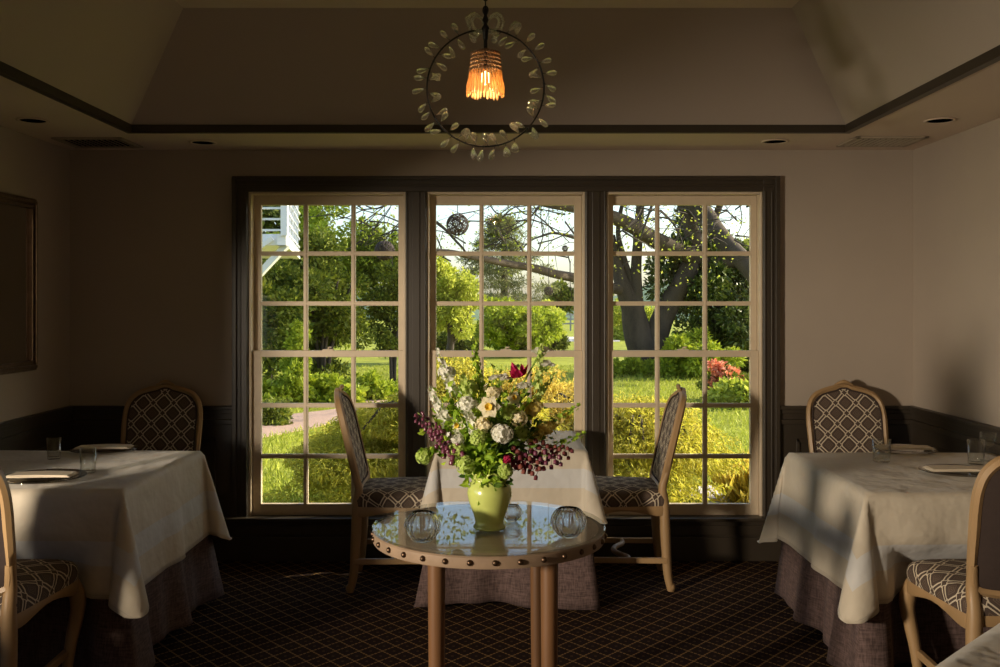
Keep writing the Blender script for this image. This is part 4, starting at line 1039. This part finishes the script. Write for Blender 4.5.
def twig(pts, w0, w1, D=22):
    ps = [P(a, b, D)-base for a, b in pts]; k = (len(ps)-1)*4+1
    tw.tube(catmull(ps, 4), [(w0+(w1-w0)*t)*D/F/2 for t in np.linspace(0, 1, k)], 6)
    for q in ps[1:]:
        e = q+Vector((rd.uniform(-.5, .5), rd.uniform(-.3, .3), rd.uniform(-.4, .6))); tw.tube([q, (q+e)/2+Vector((.05, 0, .05)), e], [.012, .008, .004], 4)
    return ps
# one limb reaches over the lawn towards the house, above the windows
pw = [P(680, 195, TD)-base, Vector((3.2, 19, 5.4))-base, Vector((1.2, 12.5, 5.0))-base, Vector((-.2, 8.6, 4.6))-base, Vector((-1.4, 7.8, 4.4))-base]
mb = MB(); mb.tube(catmull(pw, 5), list(np.linspace(.16, .03, 21)), 8); mb.build('limb', M['bark'], r, smooth=True)
rd = random.Random(21); allp = []
allp += twig([(575, 238), (555, 233), (542, 236), (532, 240), (520, 250)], 3.2, 1)
allp += twig([(555, 233), (545, 222), (532, 212), (528, 205)], 2, .8)
allp += twig([(436, 222), (446, 230), (455, 240), (464, 250), (470, 262)], 3.5, 2)
allp += twig([(533, 268), (522, 250), (512, 238), (500, 242), (486, 256)], 2.2, .8)
allp += twig([(540, 205), (526, 222), (512, 230), (498, 240)], 2.2, .8)
allp += twig([(490, 205), (498, 214), (508, 208), (516, 203)], 1.5, .8)
allp += twig([(430, 236), (420, 228), (400, 222), (385, 216), (370, 212), (356, 208)], 2.2, .9, 19)
allp += twig([(400, 222), (390, 232), (378, 240), (365, 246)], 1.5, .7, 19)
allp += twig([(385, 216), (376, 225), (362, 228)], 1.2, .6, 19)
allp += twig([(660, 210), (672, 222), (680, 236), (684, 250)], 2.5, 1.2)
allp += twig([(684, 216), (678, 232), (676, 246)], 2, 1)
allp += twig([(652, 205), (646, 222), (640, 240)], 3, 1.6)
allp += twig([(740, 205), (742, 222), (737, 235)], 1.2, .6)
for k in range(60):
    px_, py_ = rd.choice([(rd.uniform(435, 575), rd.uniform(196, 262)), (rd.uniform(610, 752), rd.uniform(196, 262)), (rd.uniform(356, 400), rd.uniform(196, 240))])
    D_ = rd.uniform(19, 25); q = P(px_, py_, D_)-base; dd = Vector((rd.choice((-1, 1))*rd.uniform(.4, 1), rd.uniform(-.4, .4), rd.uniform(-.35, .6))); ps = [q]
    for s_ in range(5): dd = (dd+Vector((rd.gauss(0, .3), rd.gauss(0, .3), rd.gauss(0, .3)))).normalized(); ps.append(ps[-1]+dd*rd.uniform(.2, .42))
    tw.tube(ps, [.024, .020, .016, .012, .009, .005], 4)
    for s_ in (1, 2, 3, 4):
        e = ps[s_]+Vector((rd.gauss(0, .3), rd.gauss(0, .2), rd.gauss(.05, .3))); tw.tube([ps[s_], e], [.010, .003], 3)
tw.build('twigs', M['barkdark'], r, smooth=True)
pts = []
for q in allp:
    for _ in range(22): pts.append((q.x+rd.gauss(0, .5), q.y+rd.gauss(0, .5), q.z+rd.gauss(0, .42)))
for px, py in ((618, 208), (630, 240), (652, 215), (668, 230), (715, 235), (728, 222), (690, 265), (700, 300), (640, 268), (622, 226)):
    c_ = P(px, py, 24)-base
    for _ in range(26): pts.append((c_.x+rd.gauss(0, .35), c_.y+rd.gauss(0, .6), c_.z+rd.gauss(0, .3)))
leaf_mesh('young_leaves', M['ygreen'], np.array(pts), .07, .6, r)

# the crown above, out of the picture but mirrored in the table glass
bl = []; rg_ = np.random.default_rng(41)
for _ in range(150):
    bl.append((rg_.uniform(-11, 5), rg_.uniform(-11, 5), rg_.uniform(6.0, 13), rg_.uniform(.5, 1.1), rg_.uniform(.5, 1.1), rg_.uniform(.3, .6)))
p, d = blob_pts(bl, 26000, .2); leaf_mesh('crown', M['ygreen'], p, .12, .6, r, outward=d)
mb = MB()
for k in range(44):
    a0 = pw[0] if k % 2 else Vector((1.2, -1, 4.8)); e = Vector((rg_.uniform(-10, 4), rg_.uniform(-10, 4), rg_.uniform(7, 12))); m_ = (a0+e)/2+Vector((rg_.uniform(-.8, .8), 0, rg_.uniform(0, 1.2)))
    mb.tube(catmull([a0, m_, e], 5), list(np.linspace(.16, .03, 11)), 6)
mb.build('upper_limbs', M['bark'], r, smooth=True)
# woven twig orbs hanging outside the windows
def orb(px, py, D, rad_px, label, n=26):
    c_ = P(px, py, D); R = rad_px*D/F; o_ = empty('twig_orb', c_, 0, label, 'orb', 'woven twig orbs hanging outside'); rd = random.Random(int(px)); mb = MB()
    for k in range(n):
        ax = Vector((rd.gauss(0,1), rd.gauss(0,1), rd.gauss(0,1))).normalized(); u_ = ax.orthogonal().normalized(); v_ = ax.cross(u_); rr_ = R*rd.uniform(.93, 1)
        mb.tube([(u_*math.cos(t)+v_*math.sin(t))*rr_+ax*R*.12*math.sin(3*t+k) for t in np.linspace(0, 2*PI, 25)[:-1]], R*.035, 5, closed=True)
    mb.build('woven_twigs', M['barkdark'], o_, smooth=True)
    mb = MB(); mb.tube([(0, 0, R), (0, 0, 4.62-c_.z)], .003, 5); mb.build('hanging_wire', M['blackmetal'], o_)
orb(457.5, 224.5, 7.5, 11, 'large woven twig orb hanging at the upper left of the middle window')
orb(384.5, 250.5, 8.5, 10, 'woven twig orb hanging behind the right edge of the left window', 40)
orb(548.5, 291, 12, 4.6, 'small dark twig orb low in the right column of the middle window')
orb(565, 248.5, 12, 3.2, 'tiny twig orb just above the muntin at the right of the middle window')

# white balcony corner at the upper left
r = empty('white_balcony', (-2.437, 11, 2.0), 0, 'corner of a white balcony with railings and diagonal brace, upper left', 'balcony'); o0 = Vector((-2.437, 11, 2.0))
ZD = Z(247, 11); ZDT = Z(234, 11); zr1 = Z(190, 11)
sdir = (Vector((-3.0, 14.5, 0))-Vector((-2.437, 11, 0))); sl = sdir.length; sdir.normalize()
ang = math.atan2(sdir.y, sdir.x)
def rel(a, b, mb, rot=0.0): mb.box((a[0], a[1], a[2]-2.0), (b[0], b[1], b[2]-2.0), Matrix.Rotation(rot, 4, 'Z'))
mb = MB(); rel((-3.0, 0, ZD+.02), (-.01, .12, ZDT), mb); rel((0, 0, ZD+.02), (sl, .10, ZDT), mb, ang); mb.build('fascia', M['white'], r)
mb = MB(); pv = [(-3.0, .02), (0, .02), (sdir.x*sl, sdir.y*sl), (-3.0, sdir.y*sl)]; zz = ZD+.03-2
mb.add([(x, y, zz) for x, y in pv]+[(x, y, zz+.06) for x, y in pv], [(3,2,1,0), (4,5,6,7), (0,1,5,4), (1,2,6,5), (2,3,7,6), (3,0,4,7)]); mb.build('deck', M['white'], r)
mb = MB(); rel((-.055, -.03, ZDT-.02), (.02, .05, zr1+.3), mb); mb.build('corner_post', M['white'], r)
for k in range(5):
    z = ZDT+.035+k*.125
    mb = MB(); rel((-3.0, .0, z), (-.05, .03, z+.022), mb); mb.build('front_rail', M['white'], r)
    mb = MB(); rel((.03, .0, z), (sl, .03, z+.022), mb, ang); mb.build('side_rail', M['white'], r)
for k in range(5):
    mb = MB(); t = .35+.65*k; rel((t, .0, ZDT), (t+.03, .028, zr1+.2), mb, ang) ; mb.build('baluster', M['white'], r)
mb = MB(); mb.tube([(-.80, .12, Z(318, 11)-2), (-.01, .12, ZD-2+.04)], .05, 4); mb.build('brace', M['white'], r)
mb = MB(); mb.tube([(-.9, -.02, ZD-.42-2), (-.15, -.02, ZDT-.05-2)], .035, 4); mb.build('brace', M['white'], r)
mb = MB(); mb.box((-3.2, .9, -2.45), (-1.6, 1.6, .9)); o = mb.build('house_wing', M['white'], r)
# ------------------------------------------------------------------ the bouquet: every stem a thing of its own
M['stemg'] = simple('flower_stem', (.22, .36, .05), .5)
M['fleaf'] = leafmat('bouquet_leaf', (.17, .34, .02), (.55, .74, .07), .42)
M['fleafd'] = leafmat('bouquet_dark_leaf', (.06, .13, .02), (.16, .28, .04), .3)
M['wht'] = leafmat('white_petal', (.82, .80, .68), (.92, .92, .84), .35)
M['cream'] = leafmat('cream_petal', (.86, .76, .46), (.92, .86, .66), .35)
M['yel'] = leafmat('yellow_petal', (.85, .68, .16), (.95, .84, .36), .55)
M['palegreen'] = leafmat('viburnum_green', (.46, .60, .10), (.68, .80, .28), .35)
M['magenta'] = leafmat('magenta_petal', (.42, .01, .06), (.65, .03, .16), .3)
M['plum'] = simple('plum_bell', (.14, .03, .06), .3, var=.35, scale=60)
M['rust'] = leafmat('rust_bell', (.16, .03, .04), (.32, .10, .07), .3)
M['gold'] = simple('flower_centre', (.75, .50, .05), .6)
VT = Vector((VX, VD, ZG+.158)); rb = random.Random(77)
def bq(px, py, dy=0.0): return P(px, py, VD+dy)
def bloom_thing(name, label, cat, px, py, dy, group=None, thick=.0022, bend=.25):
    tip = bq(px, py, dy); r = empty(name, VT, 0, label, cat, group); t = tip-VT
    s0 = Vector((rb.uniform(-.022, .022), rb.uniform(-.022, .022), -.05)); mid = Vector((t.x*.35, t.y*.35, t.z*.35+abs(t.x)*bend+.015))
    pts = catmull([s0, s0*.3+Vector((0, 0, .01)), mid, t], 5); mb = MB(); mb.tube(pts, list(np.linspace(thick*1.2, thick*.7, len(pts))), 6)
    mb.build('stem', M['stemg'], r, smooth=True); return r, t, pts
def bell(mb, p, d, L, W_):
    q = Vector(d).normalized().to_track_quat('Z', 'Y').to_matrix(); n = 8; vs = []
    prof = [(.08, 0), (.42, .18), (.5, .5), (.44, .82), (.5, 1.0), (.42, .98), (.3, .5), (.0, .2)]
    for rr_, z in prof:
        for k in range(n): a = 2*PI*k/n; vs.append(q @ Vector((rr_*W_*math.cos(a), rr_*W_*math.sin(a), z*L))+Vector(p))
    fs = [(i*n+k, i*n+(k+1) % n, (i+1)*n+(k+1) % n, (i+1)*n+k) for i in range(len(prof)-1) for k in range(n)]
    mb.add(vs, fs)
def floret(mb, p, nrm, R, petals=5, cup=.3, W_=.8):
    nrm = Vector(nrm).normalized(); u_ = nrm.orthogonal().normalized(); v_ = nrm.cross(u_); a0 = rb.uniform(0, 6)
    for k in range(petals):
        a = a0+2*PI*k/petals; d = (u_*math.cos(a)+v_*math.sin(a)+nrm*cup).normalized(); mb.leaf(p, d, R, R*W_, up=nrm, fold=.10)
def ballcluster(name, label, cat, px, py, dy, R, mat, n=70, fr=.010, group=None, oval=1.0, loose=False):
    r, t, pts = bloom_thing(name, label, cat, px, py, dy, group); mb = MB()
    for k in range(n):
        z = 1-2*(k+.5)/n; a = k*2.39996; s_ = math.sqrt(1-z*z); d = Vector((s_*math.cos(a), s_*math.sin(a), z)); p = t+Vector((d.x*R, d.y*R, d.z*R*oval))*(rb.uniform(.2, 1.75) if loose else rb.uniform(.60, 1.25))
        floret(mb, p, d, fr, 5, .35)
    head = mb.build('flower_head', mat, r)
    core = MB(); core.ball(t, R*(.25 if loose else .70), 12, (1, 1, oval)); core.build('flower_core', M['stemg'], head, smooth=True); return r
def spike(name, label, cat, px0, py0, px1, py1, dy, mat, n, fr, group=None, down=.2, top=.35, bells=False):
    """flower spike whose florets sit between two image points along its axis"""
    r, t, pts = bloom_thing(name, label, cat, px0, py0, dy, group); e = bq(px1, py1, dy-.01)-VT
    mb = MB(); mb.tube([t, (t+e)/2+Vector((0, 0, .006)), e], [.0020, .0016, .0010], 6); mb.build('spike_stem', M['stemg'], r, smooth=True)
    mb = MB()
    for k in range(n):
        f_ = k/(n-1); a = k*2.4; ax = (e-t).normalized(); u_ = ax.orthogonal().normalized(); v_ = ax.cross(u_)
        out = u_*math.cos(a)+v_*math.sin(a); size = fr*(1-(1-top)*f_); p = t+(e-t)*f_
        if bells: q_ = out*size*rb.uniform(.9, 2.0); bell(mb, p+q_, out*.35+Vector((0, 0, -1)), size*1.2, size*1.15); mb.tube([p, p+q_], .0009, 4)
        else: floret(mb, p+out*size*.45, (out+Vector((0, 0, -down))+ax*.2), size, 5, .55)
    mb.build('flower_bells' if bells else 'florets', mat, r, smooth=bells); return r
# purple bell spikes drooping to the left, dark red bells to the right
G = 'bell flower spikes'
spike('bell_flower', 'drooping plum-purple bell spike reaching furthest left in the bouquet', 'flower', 452, 448, 417, 412, -.03, M['plum'], 34, .0150, G, bells=True, top=.55)
spike('bell_flower', 'plum-purple bell spike just right of the leftmost one', 'flower', 460, 455, 434, 424, -.06, M['plum'], 30, .0150, G, bells=True, top=.6)
spike('bell_flower', 'rust-red bell spike arching low to the right', 'flower', 515, 455, 561, 458, -.05, M['plum'], 26, .0140, G, bells=True, top=.8)
spike('bell_flower', 'rust-brown bell spike tipping over the right side', 'flower', 530, 446, 572, 450, -.01, M['rust'], 28, .0140, G, bells=True, top=.7)
spike('bell_flower', 'dark red bells hanging beside the vase rim on the right', 'flower', 510, 452, 541, 470, -.06, M['rust'], 22, .0145, G, bells=True, top=.8)
# white spikes
G = 'white flower spikes'
spike('stock_flower', 'tall white flower spike leaning to the upper left', 'flower', 455, 395, 437, 350, .0, M['wht'], 22, .020, G, top=.35)
spike('stock_flower', 'white flower spike at the left edge above the purple bells', 'flower', 448, 425, 429, 388, -.02, M['wht'], 24, .022, G, top=.4)
spike('stock_flower', 'creamy white spike in the left heart of the bouquet', 'flower', 475, 420, 462, 375, -.03, M['palegreen'], 24, .021, G, top=.5)
spike('stock_flower', 'pale green-white spike standing upright in the top centre', 'flower', 482, 395, 477, 350, .03, M['palegreen'], 20, .016, G, top=.3)
spike('stock_flower', 'short white spike beside the daffodil on its left', 'flower', 478, 438, 468, 412, -.07, M['wht'], 20, .020, G, top=.7)
spike('wallflower', 'soft yellow blossom spike at the right side of the bouquet', 'flower', 530, 440, 562, 418, .02, M['yel'], 24, .021, None, top=.6)
spike('wallflower', 'second soft yellow spike above the dark red bells', 'flower', 522, 425, 538, 400, .03, M['yel'], 20, .019, None, top=.6)
spike('plume_flower', 'pale green lacy plume at the top right beside the magenta tulip', 'flower', 538, 392, 541, 345, .0, M['palegreen'], 30, .015, None, top=.5)
spike('plume_flower', 'pale green plume leaning right above the yellow blossoms', 'flower', 536, 400, 556, 372, .02, M['palegreen'], 22, .012, None, top=.5)
# lacy white umbels at the top right
def umbel(label, px, py, dy, R, n, mat):
    r, t, pts = bloom_thing('lace_flower', label, 'flower', px, py, dy, 'lacy white umbels'); hub = t-Vector((0, 0, R*.8)); mb = MB(); m2 = MB()
    for k in range(n):
        q = math.sqrt((k+.5)/n)*R; a = k*2.4; p = t+Vector((q*math.cos(a), q*math.sin(a), .010*math.cos(q/R*1.4)+rb.uniform(-.004, .004)))
        m2.tube([hub, p], .0007, 4)
        for _ in range(3): floret(mb, p+Vector((rb.uniform(-.004, .004), rb.uniform(-.004, .004), rb.uniform(0, .003))), (rb.uniform(-.5, .5), -.5, 1), .0090, 5, .2)
    m2.build('spokes', M['stemg'], r); mb.build('florets', mat, r)
umbel('lacy white umbel at the very top right of the bouquet', 541, 352, .02, .026, 22, M['wht'])
umbel('lacy white umbel right of the magenta tulip', 546, 366, .0, .024, 20, M['wht'])
umbel('lacy white umbel above the daffodil', 500, 379, -.01, .030, 26, M['wht'])
umbel('lacy white umbel left of the magenta tulip at its foot', 525, 388, .01, .024, 20, M['wht'])
# daffodil
def daffodil(label, px, py, dy, R, nrm=(-.15, -1, .15)):
    r, t, pts = bloom_thing('daffodil', label, 'flower', px, py, dy, 'daffodils'); mb = MB(); n_ = Vector(nrm).normalized(); u_ = n_.orthogonal().normalized(); v_ = n_.cross(u_)
    for k in range(6):
        a = 2*PI*k/6+.3; mb.leaf(t, u_*math.cos(a)+v_*math.sin(a)+n_*(.12 if k % 2 else -.02), R, R*.95, up=n_, fold=.10)
    mb.build('petals', M['cream'], r)
    mb = MB(); q = n_.to_track_quat('Z', 'Y').to_matrix(); nn = 16; vs = []
    for rr_, z in ((.10, 0), (.26, .12), (.33, .34), (.28, .30), (.15, .10), (.0, .06)):
        for k in range(nn): a = 2*PI*k/nn; w2 = 1+.10*math.sin(5*a)*(rr_ > .3); vs.append(q @ Vector((rr_*R*w2*math.cos(a), rr_*R*w2*math.sin(a), z*R))+t)
    mb.add(vs, [(i*nn+k, i*nn+(k+1) % nn, (i+1)*nn+(k+1) % nn, (i+1)*nn+k) for i in range(5) for k in range(nn)]); mb.build('trumpet', M['gold'], r, smooth=True)
daffodil('large cream daffodil with yellow centre facing the room', 489, 407, -.10, .036)
daffodil('cream daffodil low on the left of the bouquet', 458, 426, -.06, .026, (-.6, -.9, .3))
daffodil('small cream daffodil near the right yellow blossom', 514, 398, -.02, .024, (.3, -1, .4))
# magenta parrot tulip
r, t, pts = bloom_thing('parrot_tulip', 'magenta parrot tulip with ruffled petals at the upper right', 'flower', 519, 372, -.02); mb = MB()
for k in range(9):
    a = k*2.4; out = Vector((math.cos(a), math.sin(a), 0)); mb.leaf(t+out*.003-Vector((0, 0, .018)), out*rb.uniform(.25, .9)+Vector((-.35, -.1, 1)), rb.uniform(.036, .056), .026, up=-out, fold=-.35)
mb.build('petals', M['magenta'], r)
# green snowball heads and the blush hyacinth
G = 'green viburnum snowballs'
for px, py, dy, R, lab in ((424, 456, -.03, .020, 'green snowball bloom furthest left, under the purple bells'), (466, 465, -.08, .024, 'green snowball bloom touching the left side of the vase'), (478, 438, -.10, .020, 'pale green snowball bloom below the daffodil'),
                           (457, 449, -.06, .020, 'green snowball bloom between purple bells and vase'), (505, 471, -.08, .018, 'green snowball bloom resting on the right of the vase rim'), (470, 388, .01, .020, 'lime green snowball bloom high on the left'),
                           (522, 432, -.02, .021, 'shaded green snowball bloom right of the blush cluster'), (508, 412, -.05, .018, 'small green snowball bloom right of the daffodil')):
    ballcluster('snowball_flower', lab, 'flower', px, py, dy, R, M['palegreen'], 84, .0105, G)
ballcluster('hyacinth', 'cream-white hyacinth cluster in the centre of the bouquet', 'flower', 502, 434, -.11, .026, M['wht'], 90, .012, oval=.85)
ballcluster('hyacinth', 'small blush pink flower head above the vase rim on the right', 'flower', 507, 459, -.09, .009, M['magenta'], 24, .008)
for px, py, dy, R, mk, lab in ((447, 372, .01, .016, 'wht', 'small white cluster at the top of the left white spikes'), (492, 392, -.02, .018, 'cream', 'creamy cluster just above the large daffodil'), (467, 404, -.05, .020, 'wht', 'white cluster between the two left white spikes'),
                           (484, 424, -.09, .018, 'cream', 'creamy cluster under the large daffodil'), (533, 408, .0, .020, 'yel', 'yellow cluster in the right half of the bouquet'), (545, 428, .0, .020, 'yel', 'yellow cluster above the rust bells'), (518, 418, -.05, .017, 'cream', 'creamy cluster right of the hyacinth'), (456, 438, -.07, .018, 'wht', 'white cluster low on the left side')):
    ballcluster('phlox_flower', lab, 'flower', px, py, dy, R, M[mk], 46, .012, 'loose blossom clusters', oval=.8, loose=True)
# leafy sprigs
def sprig(label, px, py, dy, n, L, mat, spread=.07):
    n = int(n*2.9); L = L*1.12
    r, t, pts = bloom_thing('leafy_sprig', label, 'foliage', px, py, dy, 'green leafy sprigs', thick=.0018); mb = MB(); m_ = len(pts)
    for k in range(n):
        f_ = .25+.75*rb.random(); p = pts[min(m_-1, int(f_*(m_-1)))]; 
        d = (t.normalized()*.5+Vector((rb.gauss(0, 1), rb.gauss(0, 1), rb.gauss(.1, .8)))*.8); q = p+Vector((rb.gauss(0, spread*.3), rb.gauss(0, spread*.3), rb.gauss(0, spread*.3)))
        mb.leaf(q, d, L*rb.uniform(.6, 1.15), L*.5*rb.uniform(.8, 1.2), fold=.2)
    mb.build('leaves', mat, r)
for px, py, dy, n, L, mk, lab in ((440, 420, .0, 42, .030, 'fleaf', 'bright leafy sprig behind the left white spike'), (452, 405, .02, 46, .030, 'fleaf', 'bright leafy sprig in the upper left of the bouquet'),
        (468, 375, .03, 40, .028, 'fleaf', 'bright leafy sprig climbing towards the upper left'), (492, 380, .04, 42, .030, 'fleaf', 'green sprig behind the daffodil'),
        (470, 430, -.07, 46, .032, 'fleaf', 'bright green sprig facing front, left of the hyacinth'), (485, 452, -.09, 46, .030, 'fleaf', 'bright green sprig hanging over the front of the vase rim'),
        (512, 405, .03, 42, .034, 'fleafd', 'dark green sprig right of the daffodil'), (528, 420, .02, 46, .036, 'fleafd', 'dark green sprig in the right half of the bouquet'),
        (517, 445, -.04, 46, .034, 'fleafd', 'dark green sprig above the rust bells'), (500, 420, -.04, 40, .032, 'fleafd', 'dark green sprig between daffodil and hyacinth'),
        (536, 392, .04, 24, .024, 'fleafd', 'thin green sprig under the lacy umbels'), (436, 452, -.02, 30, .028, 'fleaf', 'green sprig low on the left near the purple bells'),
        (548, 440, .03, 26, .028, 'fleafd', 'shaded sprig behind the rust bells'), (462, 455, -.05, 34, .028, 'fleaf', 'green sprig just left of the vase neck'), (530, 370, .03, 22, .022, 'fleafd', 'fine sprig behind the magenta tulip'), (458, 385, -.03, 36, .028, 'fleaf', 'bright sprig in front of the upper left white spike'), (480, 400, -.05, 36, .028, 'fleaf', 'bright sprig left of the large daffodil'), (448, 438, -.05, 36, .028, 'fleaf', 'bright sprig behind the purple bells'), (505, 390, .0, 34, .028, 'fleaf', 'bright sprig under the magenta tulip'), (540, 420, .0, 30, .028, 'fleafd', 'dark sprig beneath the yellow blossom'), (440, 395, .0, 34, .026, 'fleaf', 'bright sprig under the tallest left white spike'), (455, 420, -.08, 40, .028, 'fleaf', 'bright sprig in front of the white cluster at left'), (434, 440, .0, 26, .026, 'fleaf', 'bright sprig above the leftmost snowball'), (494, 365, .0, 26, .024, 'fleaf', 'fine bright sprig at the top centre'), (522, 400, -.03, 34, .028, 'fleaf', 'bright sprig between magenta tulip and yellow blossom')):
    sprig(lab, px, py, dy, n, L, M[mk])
for px0, py0, px1, py1, lab in ((545, 425, 579, 406, 'thin budded twig reaching furthest right, upper of the two'), (548, 448, 584, 434, 'thin budded twig reaching furthest right, lower of the two'), (477, 372, 474, 344, 'slender budded tip rising at the top left'), (541, 350, 538, 338, 'slender budded tip above the lacy umbel')):
    spike('budded_twig', lab, 'foliage', px0, py0, px1, py1, .02, M['fleaf'], 14, .012, 'thin budded twigs', top=.8)
# shaggy dark maple-like leaves under the bells
r, t, pts = bloom_thing('dark_leaf_spray', 'maroon leaf spray hanging right of the vase neck', 'foliage', 520, 462, -.07); mb = MB()
for k in range(9):
    mb.leaf(t+Vector((rb.uniform(-.02, .03), rb.uniform(-.01, .01), rb.uniform(-.005, .02))), (rb.uniform(-.8, .8), -.4, -1), .036, .016)
M['maroon'] = leafmat('maroon_leaf', (.07, .01, .02), (.14, .025, .035), .2); mb.build('leaves', M['maroon'], r)
